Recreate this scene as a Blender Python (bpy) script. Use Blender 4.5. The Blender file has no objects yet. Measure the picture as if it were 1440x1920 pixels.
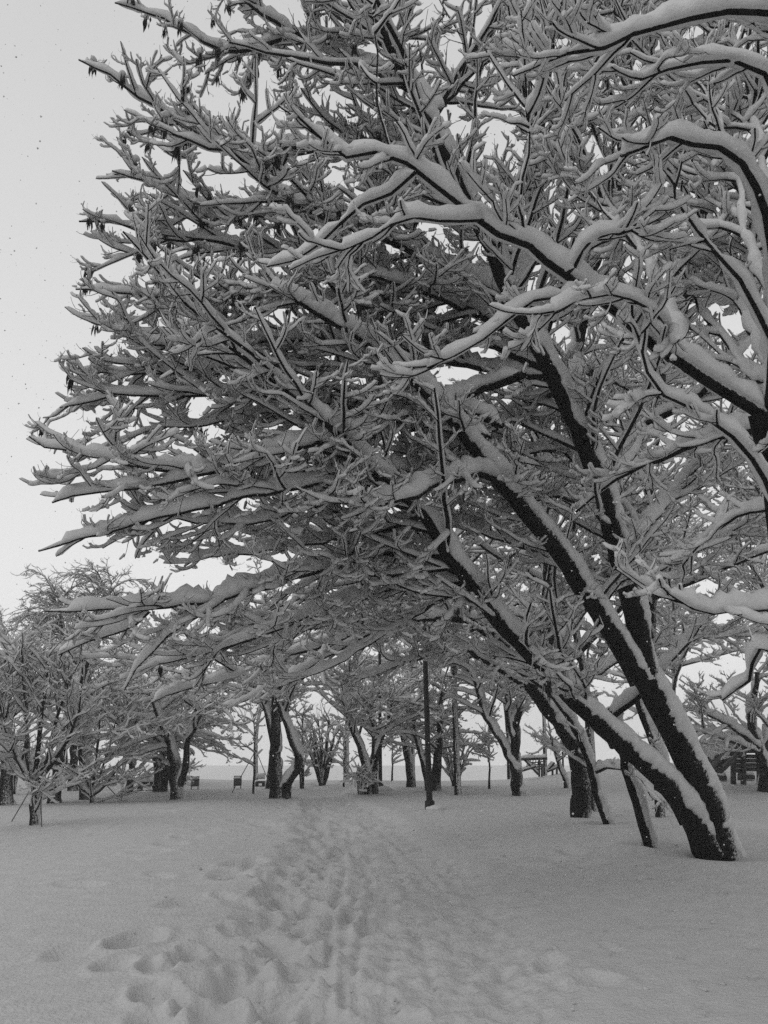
import bpy, math, random
import numpy as np
from mathutils import Vector

rng = np.random.default_rng(11)
random.seed(11)
sc = bpy.context.scene
COL = sc.collection

# ------------------------------------------------------------------ camera
FPX = 1400.0                      # focal length in pixels of the 1440 x 1920 photograph
CAM_H = 1.7
PITCH = math.radians(16.3)
cam_d = bpy.data.cameras.new("camera")
cam_d.sensor_fit = 'VERTICAL'
cam_d.sensor_height = 36.0
cam_d.lens = FPX * 36.0 / 1920.0
cam_d.clip_start = 0.05
cam_d.clip_end = 2000.0
cam = bpy.data.objects.new("camera", cam_d)
cam.location = (0, 0, CAM_H)
cam.rotation_euler = (math.pi / 2 + PITCH, 0, 0)
COL.objects.link(cam)
sc.camera = cam

# ------------------------------------------------------------------ sky, sun, exposure
SUN_EL, SUN_AZ = math.radians(42), math.radians(-118)
world = bpy.data.worlds.new("World")
sc.world = world
world.use_nodes = True
wn, wl = world.node_tree.nodes, world.node_tree.links
wn.clear()
w_out = wn.new("ShaderNodeOutputWorld")
w_bg = wn.new("ShaderNodeBackground")
w_sky = wn.new("ShaderNodeTexSky")
w_sky.sky_type = 'NISHITA'
w_sky.sun_disc = False
w_sky.sun_elevation = SUN_EL
w_sky.sun_rotation = SUN_AZ
w_sky.dust_density = 6.0
w_bw = wn.new("ShaderNodeRGBToBW")          # black-and-white photograph
w_tc = wn.new("ShaderNodeTexCoord")
w_sep = wn.new("ShaderNodeSeparateXYZ")
w_ramp = wn.new("ShaderNodeValToRGB")       # overcast cloud layer, a little paler towards the horizon
w_ramp.color_ramp.elements[0].position = 0.0
w_ramp.color_ramp.elements[0].color = (9.3, 9.3, 9.3, 1)
w_ramp.color_ramp.elements[1].position = 1.0
w_ramp.color_ramp.elements[1].color = (5.4, 5.4, 5.4, 1)
w_mix = wn.new("ShaderNodeMix")
w_mix.data_type = 'RGBA'
w_mix.inputs[0].default_value = 0.985
wl.new(w_tc.outputs["Generated"], w_sep.inputs[0])
wl.new(w_sep.outputs[2], w_ramp.inputs[0])
wl.new(w_sky.outputs[0], w_bw.inputs[0])
wl.new(w_bw.outputs[0], w_mix.inputs[6])
wl.new(w_ramp.outputs[0], w_mix.inputs[7])
wl.new(w_mix.outputs[2], w_bg.inputs[0])
w_bg.inputs[1].default_value = 0.10
wl.new(w_bg.outputs[0], w_out.inputs[0])

sun_d = bpy.data.lights.new("sun", 'SUN')
sun_d.energy = 0.55
sun_d.angle = math.radians(35)
sun_d.color = (1, 1, 1)
sun = bpy.data.objects.new("sun", sun_d)
COL.objects.link(sun)
_sd = Vector((math.sin(SUN_AZ) * math.cos(SUN_EL), math.cos(SUN_AZ) * math.cos(SUN_EL), math.sin(SUN_EL)))
sun.rotation_euler = _sd.to_track_quat('Z', 'Y').to_euler()

sc.view_settings.view_transform = 'Standard'
sc.view_settings.look = 'None'
sc.view_settings.gamma = 1.0
sc.view_settings.use_curve_mapping = False
sc.view_settings.exposure = 0.0
sc.cycles.max_bounces = 8
sc.cycles.diffuse_bounces = 6
sc.cycles.volume_bounces = 1
sc.cycles.use_denoising = False

# ------------------------------------------------------------------ camera geometry helpers
FWD = np.array([0, math.cos(PITCH), math.sin(PITCH)])
UPV = np.array([0, -math.sin(PITCH), math.cos(PITCH)])
RGT = np.array([1.0, 0, 0])
CAM = np.array([0, 0, CAM_H])

def unproj(px, py, z):
    return CAM + z * (FWD + RGT * ((px - 720) / FPX) - UPV * ((py - 960) / FPX))

def proj(P):
    d = P - CAM
    z = d @ FWD
    zz = np.where(np.abs(z) < 1e-3, 1e-3, z)
    return 720 + FPX * (d @ RGT) / zz, 960 - FPX * (d @ UPV) / zz, z

def sstep(a, b, x):
    t = np.clip((x - a) / (b - a), 0, 1)
    return t * t * (3 - 2 * t)

# ------------------------------------------------------------------ terrain height
PATH_PX = [(1990, 360, 1060), (1900, 395, 1030), (1750, 455, 970), (1650, 525, 900), (1580, 560, 810),
           (1530, 575, 735), (1505, 572, 680), (1490, 560, 640)]

def flat_hit(px, py):
    d = FWD + RGT * ((px - 720) / FPX) - UPV * ((py - 960) / FPX)
    t = -CAM_H / d[2]
    p = CAM + d * t
    return p

_pl = [flat_hit(a, y) for y, a, b in PATH_PX]
_pr = [flat_hit(b, y) for y, a, b in PATH_PX]
PY = np.array([0.5 * (a[1] + b[1]) for a, b in zip(_pl, _pr)])
PL = np.array([a[0] for a in _pl])
PR = np.array([b[0] for b in _pr])
PC, PW = 0.5 * (PL + PR), 0.5 * (PR - PL)

def path_u(x, y):
    c = np.interp(y, PY, PC)
    w = np.interp(y, PY, PW)
    return (x - c) / np.maximum(w, 0.3)

def base_h(x, y):
    x = np.asarray(x, float)
    y = np.asarray(y, float)
    h = 0.05 * np.sin(0.33 * x + 0.4) * np.sin(0.27 * y + 1.0) + 0.025 * np.sin(0.9 * x + 0.31 * y) + 0.018 * np.sin(1.4 * y - 0.8 * x + 2)
    h = h * sstep(3.0, 9.0, np.abs(x) + y * 0.4)
    u = np.abs(path_u(x, y))
    path = 1 - sstep(0.75, 1.25, u)
    near = 1 - sstep(26, 34, y)
    h = h - 0.085 * path * near
    h = h + 0.012 * np.exp(-((u - 1.3) / 0.22) ** 2) * near
    far = sstep(26.0, 120.0, y + 0.10 * x)
    h = h - 24.0 * far
    h = h + 0.25 * np.exp(-(((x - 5.3) / 2.2) ** 2 + ((y - 12.3) / 2.4) ** 2))
    h = h + 0.7 * sstep(4, 9, x) * np.exp(-((y - 27) / 3.0) ** 2)
    return h

def ground_hit(px, py):
    d = FWD + RGT * ((px - 720) / FPX) - UPV * ((py - 960) / FPX)
    t, prev = 2.0, 2.0
    for _ in range(4000):
        p = CAM + d * t
        if p[2] < float(base_h(p[0], p[1])):
            break
        prev = t
        t += 0.05
        if t > 60:
            break
    return CAM + d * t

def gz_depth(px, py):
    p = ground_hit(px, py)
    return float((p - CAM) @ FWD)

def norm(v):
    return v / np.maximum(np.linalg.norm(v, axis=-1, keepdims=True), 1e-9)

# ------------------------------------------------------------------ materials (all neutral: a black-and-white picture)
def new_mat(name):
    m = bpy.data.materials.new(name)
    m.use_nodes = True
    n, l = m.node_tree.nodes, m.node_tree.links
    b = n["Principled BSDF"]
    return m, n, l, b

def noise_mat(name, lo, hi, scale, rough, bump=0.0, bscale=None, bdist=0.01, stretch=None, detail=5):
    m, n, l, b = new_mat(name)
    tc = n.new("ShaderNodeTexCoord")
    src = tc.outputs["Object"]
    if stretch:
        mp = n.new("ShaderNodeMapping")
        mp.inputs["Scale"].default_value = stretch
        l.new(src, mp.inputs[0])
        src = mp.outputs[0]
    nz = n.new("ShaderNodeTexNoise")
    nz.inputs["Scale"].default_value = scale
    nz.inputs["Detail"].default_value = detail
    l.new(src, nz.inputs["Vector"])
    cr = n.new("ShaderNodeValToRGB")
    cr.color_ramp.elements[0].position = 0.3
    cr.color_ramp.elements[0].color = (lo, lo, lo, 1)
    cr.color_ramp.elements[1].position = 0.72
    cr.color_ramp.elements[1].color = (hi, hi, hi, 1)
    l.new(nz.outputs[0], cr.inputs[0])
    l.new(cr.outputs[0], b.inputs["Base Color"])
    b.inputs["Roughness"].default_value = rough
    b.inputs["Specular IOR Level"].default_value = 0.15
    if bump > 0:
        n2 = n.new("ShaderNodeTexNoise")
        n2.inputs["Scale"].default_value = bscale or scale
        n2.inputs["Detail"].default_value = 6
        l.new(src, n2.inputs["Vector"])
        bp = n.new("ShaderNodeBump")
        bp.inputs["Strength"].default_value = bump
        bp.inputs["Distance"].default_value = bdist
        l.new(n2.outputs[0], bp.inputs["Height"])
        l.new(bp.outputs[0], b.inputs["Normal"])
    return m

SNOW_LO, SNOW_HI = 0.49, 0.57
M_SNOW = noise_mat("branch_snow", 0.54, 0.63, 9.0, 0.9, 0.6, 45.0, 0.012)
M_GROUND = noise_mat("ground_snow", SNOW_LO, SNOW_HI, 6.0, 0.9, 1.0, 30.0, 0.02)
def bark_mat():
    m = noise_mat("dark_bark", 0.004, 0.016, 16.0, 0.9, 1.0, 22.0, 0.03, (1, 1, 0.3))
    n, l = m.node_tree.nodes, m.node_tree.links
    b = n["Principled BSDF"]
    old = b.inputs["Base Color"].links[0].from_socket
    geo = n.new("ShaderNodeNewGeometry")
    dot = n.new("ShaderNodeVectorMath")
    dot.operation = 'DOT_PRODUCT'
    d = norm(np.array([0.30, -0.50, 0.75]))
    dot.inputs[1].default_value = tuple(d)
    l.new(geo.outputs["Normal"], dot.inputs[0])
    tc = n.new("ShaderNodeTexCoord")
    nz = n.new("ShaderNodeTexNoise")
    nz.inputs["Scale"].default_value = 34.0
    nz.inputs["Detail"].default_value = 8.0
    nz.inputs["Roughness"].default_value = 0.7
    l.new(tc.outputs["Object"], nz.inputs["Vector"])
    ma = n.new("ShaderNodeMath")
    ma.operation = 'MULTIPLY_ADD'
    ma.inputs[1].default_value = 1.5
    l.new(nz.outputs[0], ma.inputs[0])
    l.new(dot.outputs["Value"], ma.inputs[2])
    mr = n.new("ShaderNodeMapRange")
    mr.inputs["From Min"].default_value = 1.22
    mr.inputs["From Max"].default_value = 1.36
    l.new(ma.outputs[0], mr.inputs["Value"])
    mx = n.new("ShaderNodeMix")
    mx.data_type = 'RGBA'
    l.new(mr.outputs[0], mx.inputs[0])
    l.new(old, mx.inputs[6])
    mx.inputs[7].default_value = (SNOW_LO, SNOW_LO, SNOW_LO, 1)
    l.new(mx.outputs[2], b.inputs["Base Color"])
    return m
M_BARK = bark_mat()
M_TWIG = noise_mat("dark_twig", 0.004, 0.010, 30.0, 0.85)
M_SEED = noise_mat("dry_seed", 0.015, 0.05, 40.0, 0.85)
M_METAL = noise_mat("dark_painted_metal", 0.012, 0.022, 8.0, 0.5)
M_WOOD = noise_mat("dark_stained_wood", 0.03, 0.08, 5.0, 0.8, 0.4, 14.0, 0.01, (1, 1, 6))
M_PLASTIC = noise_mat("grey_plastic", 0.07, 0.10, 3.0, 0.45)
M_PALEWOOD = noise_mat("pale_board", 0.10, 0.16, 6.0, 0.7)

# ------------------------------------------------------------------ mesh helpers
class Geo:
    """collects vertices and faces of one mesh"""
    def __init__(self):
        self.v, self.q, self.t, self.qm, self.tm, self.n = [], [], [], [], [], 0
    def add(self, v, q=None, t=None, mi=0):
        v = np.asarray(v, float).reshape(-1, 3)
        self.v.append(v)
        if q is not None and len(q):
            q = np.asarray(q, np.int64).reshape(-1, 4)
            self.q.append(q + self.n)
            self.qm.append(np.full(len(q), mi, np.int32))
        if t is not None and len(t):
            t = np.asarray(t, np.int64).reshape(-1, 3)
            self.t.append(t + self.n)
            self.tm.append(np.full(len(t), mi, np.int32))
        self.n += len(v)
    def mesh(self, name, mats, origin=(0, 0, 0), smooth=True):
        V = (np.concatenate(self.v) if self.v else np.zeros((0, 3))) - np.asarray(origin, float)
        q = np.concatenate(self.q) if self.q else np.zeros((0, 4), np.int64)
        t = np.concatenate(self.t) if self.t else np.zeros((0, 3), np.int64)
        me = bpy.data.meshes.new(name)
        me.vertices.add(len(V))
        me.vertices.foreach_set("co", V.astype(np.float32).ravel())
        li = np.concatenate([q.ravel(), t.ravel()]).astype(np.int32)
        me.loops.add(len(li))
        me.loops.foreach_set("vertex_index", li)
        tot = np.concatenate([np.full(len(q), 4, np.int32), np.full(len(t), 3, np.int32)])
        st = np.concatenate([[0], np.cumsum(tot)[:-1]]).astype(np.int32) if len(tot) else np.zeros(0, np.int32)
        me.polygons.add(len(tot))
        me.polygons.foreach_set("loop_start", st)
        me.polygons.foreach_set("loop_total", tot)
        if smooth:
            me.polygons.foreach_set("use_smooth", np.ones(len(tot), bool))
        for m in mats:
            me.materials.append(m)
        if len(mats) > 1:
            me.polygons.foreach_set("material_index", np.concatenate(self.qm + self.tm).astype(np.int32))
        me.update(calc_edges=True)
        return me

def link(name, me, parent=None, loc=None):
    o = bpy.data.objects.new(name, me)
    COL.objects.link(o)
    if parent is not None:
        o.parent = parent
    if loc is not None:
        o.location = loc
    return o

def thing(name, label, cat, loc, group=None):
    o = bpy.data.objects.new(name, None)
    o.empty_display_size = 0.2
    COL.objects.link(o)
    o.location = tuple(loc)
    o["label"] = label
    o["category"] = cat
    if group:
        o["group"] = group
    return o

def ring_quads(N, K, S):
    """quads joining K rings of S points, for N tubes laid out one after another"""
    n = np.arange(N)[:, None, None] * (K * S)
    k = np.arange(K - 1)[None, :, None] * S
    s = np.arange(S)[None, None, :]
    s2 = (s + 1) % S
    a = n + k + s
    b = n + k + s2
    return np.stack([a, b, b + S, a + S], -1).reshape(-1, 4)

def frames(P):
    T = np.empty_like(P)
    T[:, 1:-1] = P[:, 2:] - P[:, :-2]
    T[:, 0] = P[:, 1] - P[:, 0]
    T[:, -1] = P[:, -1] - P[:, -2]
    T = norm(T)
    Z = np.array([0.02, 0.03, 1.0])
    U = Z - T * (T @ Z)[..., None]
    ln = np.linalg.norm(U, axis=-1, keepdims=True)
    U = np.where(ln > 0.03, U / np.maximum(ln, 1e-6), np.array([1.0, 0, 0]))
    Sd = norm(np.cross(T, U))
    U = np.cross(Sd, T)
    return T, U, Sd

def add_tubes(g, P, R, S, rough=0.0):
    N, K, _ = P.shape
    if N == 0:
        return
    T, U, Sd = frames(P)
    a = np.arange(S) * 2 * math.pi / S
    rr = R[:, :, None] * np.ones(S)
    if rough > 0:
        rr = rr * (1 + rough * rng.normal(size=(N, K, S)))
    V = P[:, :, None, :] + rr[..., None] * (np.cos(a)[:, None] * Sd[:, :, None, :] + np.sin(a)[:, None] * U[:, :, None, :])
    g.add(V, ring_quads(N, K, S))

def lumps(N, K, L, wl=0.22):
    s = np.linspace(0, 1, K)[None, :] * L[:, None]
    ph = rng.uniform(0, 6.28, (N, 3))
    f = 1 + 0.35 * rng.uniform(-1, 1, (N, 3))
    n = (np.sin(s * 6.28 / wl * f[:, :1] + ph[:, :1]) * 0.5 + np.sin(s * 6.28 / (wl * 2.3) * f[:, 1:2] + ph[:, 1:2]) * 0.7
         + np.sin(s * 6.28 / (wl * 0.5) * f[:, 2:] + ph[:, 2:]) * 0.25)
    return n

def resample(P, R, sv):
    K = P.shape[1]
    x = np.clip(sv, 0, 1) * (K - 1)
    i = np.minimum(x.astype(int), K - 2)
    f = (x - i)
    return P[:, i] * (1 - f)[None, :, None] + P[:, i + 1] * f[None, :, None], R[:, i] * (1 - f) + R[:, i + 1] * f

def add_trunk_snow(g, P, R, L, amount, rings):
    """snow plastered on the upper and windward side of a thick trunk: a shell with a ragged rim"""
    sv = np.linspace(0.005, 0.995, rings)
    P, R = resample(P, R, sv)
    T, U, Sd = frames(P)
    hz = np.sqrt(np.maximum(0, 1 - T[:, :, 2] ** 2))
    wb = np.array([0.3, -0.8, 0.0])
    U = norm(U + (wb - T * (T @ wb)[..., None]) * 0.55)
    Sd = norm(np.cross(T, U))
    U = np.cross(Sd, T)
    N, K = R.shape
    f = sstep(0.05, 0.38, hz)
    def sn(wl):
        m = int(L[0] / wl) + 4
        kn = rng.normal(size=m)
        x = np.linspace(0, m - 2.01, K)
        i = x.astype(int)
        f_ = x - i
        f_ = f_ * f_ * (3 - 2 * f_)
        return (kn[i] * (1 - f_) + kn[i + 1] * f_)[None]
    n, n2, n3, n4 = sn(.3), sn(.5), sn(.08), sn(.08)
    H = f ** .5 * (0.02 + 0.055 * f * np.clip(0.10 / np.maximum(R, .03), .45, 1.3)) * (1 + .22 * n) * np.asarray(amount, float).reshape(-1, 1)
    H[:, 0] *= .05
    H[:, -1] *= .3
    A1 = np.radians((6 + 76 * f) * (1 + .16 * n2 + .09 * n3) + rng.normal(0, 3.5, (N, K)) * f)
    A2 = np.radians((6 + 76 * f) * (1 + .14 * n + .09 * n4) + rng.normal(0, 3.5, (N, K)) * f)
    S = 17
    u = np.linspace(-1, 1, S)
    ang = np.where(u[None, None] < 0, u[None, None] * A1[..., None], u[None, None] * A2[..., None])
    prof = ((1 - u ** 2) ** .8)[None, None]
    rad = R[..., None] * .985 + H[..., None] * prof * (1 + .10 * rng.normal(size=(N, K, S))) 
    V = P[:, :, None] + rad[..., None] * (np.sin(ang)[..., None] * Sd[:, :, None] + np.cos(ang)[..., None] * U[:, :, None])
    inn = np.stack([P + U * (R * .6)[..., None], P + U * (R * .5)[..., None]], 2)
    V = np.concatenate([V, inn], 2)
    g.add(V, ring_quads(N, K, S + 2))

def add_snow(g, P, R, L, S, amount=1.0, thick=False, hmax=0.12, rings=None):
    """snow lying along the upper side of each branch, blunt at both ends"""
    N = len(P)
    if N == 0:
        return
    rings = rings or P.shape[1] + 2
    if thick:
        return add_trunk_snow(g, P, R, L, amount, rings)
    e = 0.035 if rings > 8 else (0.07 if rings > 5 else 0.12)
    sv = np.concatenate([[0.0], np.linspace(e, 1 - e, rings - 2), [1.0]])
    P, R = resample(P, R, sv)
    K = rings
    T, U, Sd = frames(P)
    hz = np.sqrt(np.maximum(0, 1 - T[:, :, 2] ** 2))
    n = lumps(N, K, L)
    n2 = lumps(N, K, L, 0.8)
    endf = np.ones(K)
    endf[0] = endf[-1] = 0.0
    if K > 7:
        endf[1] = endf[-2] = 0.82
    live = endf > 0
    amt = np.asarray(amount, float).reshape(-1, 1)
    a = np.arange(S) * 2 * math.pi / S + math.pi / 2
    ca, sa = np.cos(a), np.sin(a)
    f = 0.10 + 0.90 * sstep(0.3, 0.78, hz)
    H = np.minimum(hmax, 0.030 + 1.55 * R ** 0.8) * f * np.clip(1 + 0.20 * n, 0.45, 1.5)
    H = H * (0.2 + 0.8 * sstep(-1.3, -0.9, n2)) * amt * endf
    W = R * 0.85 + 0.40 * H
    y0 = R * 0.45
    lo = np.minimum(R * 0.3, 0.008) + 0.05 * H
    jit = 1 + 0.07 * rng.normal(size=(N, K, S))
    W = np.where(live, W, 0.002)
    y0 = np.where(live, y0, 0.35 * R)
    up = np.where(live, R + H - y0, 0.002)
    lo = np.where(live, lo, 0.001)
    hv = np.where(sa > 0, up[:, :, None] * np.abs(sa) ** 0.85, -lo[:, :, None] * np.abs(sa)) * jit
    hh = W[:, :, None] * np.sign(ca) * np.abs(ca) ** 0.8 * jit
    V = P[:, :, None, :] + hh[..., None] * Sd[:, :, None, :] + (y0[:, :, None] + hv)[..., None] * U[:, :, None, :]
    g.add(V, ring_quads(N, K, S))

_bs = []
def _blob_template(nu=7, nv=5):
    v, q, t = [], [], []
    for j in range(1, nv):
        th = math.pi * j / nv
        for i in range(nu):
            ph = 2 * math.pi * i / nu
            v.append((math.sin(th) * math.cos(ph), math.sin(th) * math.sin(ph), math.cos(th)))
    for j in range(nv - 2):
        for i in range(nu):
            a, b = j * nu + i, j * nu + (i + 1) % nu
            q.append((a, a + nu, b + nu, b))
    top, bot = len(v), len(v) + 1
    v += [(0, 0, 1), (0, 0, -1)]
    for i in range(nu):
        t.append((top, i, (i + 1) % nu))
        t.append((bot, (nv - 2) * nu + (i + 1) % nu, (nv - 2) * nu + i))
    return np.array(v), np.array(q), np.array(t)
BV, BQ, BT = _blob_template()

def add_blobs(g, C, D, size):
    """rounded snow clods in the forks, drawn out along direction D"""
    n = len(C)
    if n == 0:
        return
    D = norm(D * np.array([1, 1, 0.55]))
    Sd = norm(np.cross(D, np.array([0.01, 0.02, 1.0])))
    U = np.cross(Sd, D)
    ax = size[:, None] * rng.uniform(0.8, 1.5, (n, 1)) * 1.25
    ay = size[:, None] * rng.uniform(0.6, 0.95, (n, 1))
    az = size[:, None] * rng.uniform(0.6, 0.95, (n, 1))
    b = BV[None] * (1 + 0.10 * rng.normal(size=(n, len(BV), 1)))
    V = C[:, None, :] + (b[..., 0] * ax)[..., None] * D[:, None] + (b[..., 1] * ay)[..., None] * Sd[:, None] + (b[..., 2] * az)[..., None] * U[:, None]
    m = len(BV)
    q = (BQ[None] + np.arange(n)[:, None, None] * m).reshape(-1, 4)
    t = (BT[None] + np.arange(n)[:, None, None] * m).reshape(-1, 3)
    g.add(V, q, t)

def catmull(pts, K):
    P = np.asarray(pts, float)
    if len(P) == 2:
        P = np.array([P[0], 0.5 * (P[0] + P[1]), P[1]])
    E = np.vstack([2 * P[0] - P[1], P, 2 * P[-1] - P[-2]])
    out = []
    m = 14
    for i in range(1, len(E) - 2):
        t = np.linspace(0, 1, m, endpoint=False)[:, None]
        a, b, c, d = E[i - 1], E[i], E[i + 1], E[i + 2]
        out.append(0.5 * ((2 * b) + (-a + c) * t + (2 * a - 5 * b + 4 * c - d) * t ** 2 + (-a + 3 * b - 3 * c + d) * t ** 3))
    Q = np.vstack(out + [P[-1:]])
    s = np.concatenate([[0], np.cumsum(np.linalg.norm(np.diff(Q, axis=0), axis=1))])
    u = np.linspace(0, s[-1], K)
    return np.stack([np.interp(u, s, Q[:, k]) for k in range(3)], -1), s[-1]

def grow(base, d, L, K, droop, upturn, wander):
    N = len(base)
    P = np.empty((N, K, 3))
    P[:, 0] = base
    d = norm(d)
    st = (L / (K - 1))[:, None]
    for k in range(1, K):
        f = (k - 1) / max(1, K - 2)
        zb = (-droop * (1 - f) + upturn * f)
        d = d + wander * rng.normal(size=(N, 3)) * np.array([1, 1, 0.7])
        d[:, 2] += zb * 3.0 / K
        d = norm(d)
        P[:, k] = P[:, k - 1] + d * st
    return P

def sample(P, R, idx, s):
    K = P.shape[1]
    x = np.clip(s, 0, 0.9999) * (K - 1)
    i = x.astype(int)
    f = (x - i)[:, None]
    p = P[idx, i] * (1 - f) + P[idx, i + 1] * f
    t = norm(P[idx, i + 1] - P[idx, i])
    r = R[idx, i] * (1 - f[:, 0]) + R[idx, i + 1] * f[:, 0]
    return p, t, r

def child_dirs(t, lo, hi, lateral=0.75, up=0.15):
    N = len(t)
    Z = np.array([0.02, 0.01, 1.0])
    Sd = norm(np.cross(t, Z))
    U = np.cross(Sd, t)
    al = rng.normal(0, 1 - lateral, N) * 1.6
    sg = rng.choice([-1.0, 1.0], N)
    p = (np.cos(al) * sg)[:, None] * Sd + (np.sin(al) + up)[:, None] * U
    p = norm(p)
    th = np.radians(rng.uniform(lo, hi, N))[:, None]
    return t * np.cos(th) + p * np.sin(th)

def in_poly(px, py, poly):
    c = np.zeros(px.shape, bool)
    n = len(poly)
    for i in range(n):
        x1, y1 = poly[i]
        x2, y2 = poly[(i + 1) % n]
        if y1 == y2:
            continue
        m = ((y1 > py) != (y2 > py)) & (px < (x2 - x1) * (py - y1) / (y2 - y1) + x1)
        c ^= m
    return c

# ------------------------------------------------------------------ the snowy ground: one sheet to the horizon
def build_ground():
    ys = [-600, -120, -50, -20, -8, -2, 1.5, 3.2, 4.2]
    y = 4.6
    while y < 34:
        ys.append(y)
        y += 0.0062 * y
    while y < 600:
        ys.append(y)
        y *= 1.045
    ys.append(600)
    ys = np.array(ys)
    tin = np.linspace(-1, 1, 340)
    tout = np.array([1.06, 1.15, 1.3, 1.6, 2.2, 3.5, 6, 11, 22])
    tt = np.concatenate([-tout[::-1], tin, tout])
    sc_ = np.maximum(ys, 4.6) * 0.58
    X = tt[None, :] * sc_[:, None]
    X = np.clip(X, -600, 600)
    # keep outer columns strictly growing for far rows
    e = np.linspace(-0.02, 0.02, len(tt))
    X = X + e[None, :]
    # near rows must also reach the far sides
    for k, m in ((0, -620.0), (-1, 620.0)):
        X[:, k] = m
    Y = np.repeat(ys[:, None], len(tt), 1)
    H = base_h(X, Y)
    u = path_u(X, Y)
    nearm = (1 - sstep(20, 30, Y))
    # trampled relief on the path and its left shoulder
    def dents(cx, cy, rx, ry, ang, dep, rim=0.25):
        for a, b, c, d_, e_, f_ in zip(cx, cy, rx, ry, ang, dep):
            R = max(c, d_) * 2.2
            i0, i1 = np.searchsorted(ys, b - R), np.searchsorted(ys, b + R)
            if i1 <= i0:
                continue
            xs = X[i0:i1]
            j = np.where((np.abs(xs - a) < R).any(axis=0))[0]
            if len(j) == 0:
                continue
            j0, j1 = j[0], j[-1] + 1
            dx, dy = X[i0:i1, j0:j1] - a, Y[i0:i1, j0:j1] - b
            ca, sa = math.cos(e_), math.sin(e_)
            q = ((dx * ca + dy * sa) / c) ** 2 + ((-dx * sa + dy * ca) / d_) ** 2
            H[i0:i1, j0:j1] += -.8 * f_ * np.exp(-q ** 1.5) + rim * f_ * np.exp(-((np.sqrt(q) - 1.45) / 0.3) ** 2)
    r = np.random.default_rng(5)
    n = 900                                    # packed, trampled middle
    cy = 5.0 + 17 * r.random(n) ** 1.5
    uu = r.uniform(-1.0, 1.0, n)
    cx = np.interp(cy, PY, PC) + uu * np.interp(cy, PY, PW)
    dents(cx, cy, r.uniform(.04, .10, n), r.uniform(.06, .16, n), r.normal(0, .9, n), r.uniform(.004, .020, n), 0.35)
    n = 300                                   # deep boot holes in the left shoulder of the path
    cy = 5.0 + 16 * r.random(n) ** 1.3
    uu = r.normal(-0.66, 0.36, n)
    cx = np.interp(cy, PY, PC) + uu * np.interp(cy, PY, PW)
    dents(cx, cy, r.uniform(.08, .17, n), r.uniform(.12, .26, n), r.normal(0.2, .6, n), r.uniform(.03, .095, n), 0.2)
    n = 500
    dents(r.uniform(-1, 6.5, n), 5 + 11 * r.random(n), r.uniform(.015, .04, n), r.uniform(.02, .05, n), r.normal(0, 1, n), r.uniform(.008, .03, n), 0.4)
    # single deep steps beside the path (pixel row/column of the photograph, carried to the ground)
    for px, py, rx, ry, dp in [(255, 1765, .16, .26, .15), (215, 1812, .13, .15, .11), (130, 1785, .14, .2, .07), (295, 1818, .11, .16, .11),
                               (350, 1800, .12, .2, .12), (300, 1870, .14, .2, .09), (390, 1880, .16, .2, .1), (430, 1835, .12, .2, .08),
                               (1032, 1808, .10, .16, .09), (1150, 1780, .07, .12, .06), (1125, 1842, .15, .13, .08), (1060, 1850, .08, .1, .04),
                               (940, 1880, .1, .13, .04), (1010, 1900, .12, .12, .04), (740, 1870, .09, .1, .03), (900, 1770, .1, .3, .04),
                               (860, 1700, .12, .4, .04), (345, 1690, .15, .3, .07), (430, 1640, .2, .3, .08), (460, 1620, .2, .3, .09),
                               (980, 1625, .3, .25, .07), (1040, 1610, .25, .2, .07), (1075, 1598, .16, .3, .09), (1100, 1620, .2, .2, .05),
                               (890, 1680, .12, .2, .05), (905, 1580, .2, .3, .05), (1190, 1720, .1, .3, .04),
                               (150, 1657, .25, .12, .08), (300, 1640, .2, .1, .05), (280, 1605, .25, .16, .07), (320, 1590, .22, .2, .08),
                               (350, 1575, .2, .2, .08), (390, 1562, .2, .2, .06), (470, 1545, .35, .25, .1), (500, 1550, .25, .25, .09),
                               (420, 1528, .25, .2, .06), (300, 1525, .3, .2, .06), (330, 1520, .25, .2, .06), (380, 1524, .2, .2, .05)]:
        p = flat_hit(px, py)
        dents([p[0]], [p[1]], [rx], [ry], [r.normal(0, .3)], [dp], 0.22)
    # sledge runner lines
    for (off, dep) in ((-0.36, .045), (-0.30, -.02), (-0.22, .034), (-0.12, .034), (0.05, .02), (0.30, .024), (0.55, .02)):
        wob = 0.04 * np.sin(Y * 0.9 + off * 9)
        H -= dep * np.exp(-((u - off - wob) / 0.028) ** 2) * (1 - sstep(13, 21, Y)) * (0.7 + 0.3 * np.sin(Y * 2.1 + off * 20))
    # trampled, crumbly relief
    def vnoise(x, y, sc_, seed):
        x, y = x / sc_, y / sc_
        xi, yi = np.floor(x).astype(np.int64), np.floor(y).astype(np.int64)
        fx, fy = x - xi, y - yi
        fx, fy = fx * fx * (3 - 2 * fx), fy * fy * (3 - 2 * fy)
        def hsh(a, b):
            h = (a * 374761393 + b * 668265263 + seed * 2147483647) & 0xffffffff
            h = ((h ^ (h >> 13)) * 1274126177) & 0xffffffff
            return ((h ^ (h >> 16)) & 0xffff) / 32767.5 - 1
        return (hsh(xi, yi) * (1 - fx) + hsh(xi + 1, yi) * fx) * (1 - fy) + (hsh(xi, yi + 1) * (1 - fx) + hsh(xi + 1, yi + 1) * fx) * fy
    on = (1 - sstep(.9, 1.3, np.abs(u))) * nearm
    left = np.exp(-((u + .62) / .33) ** 2) * nearm
    H += on * (.024 * vnoise(X, Y, .21, 1) + .024 * vnoise(X, Y, .09, 2))
    H += left * (.022 * vnoise(X, Y, .42, 3) + .03 * vnoise(X, Y, .2, 4) + .014 * vnoise(X, Y, .1, 5))
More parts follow.
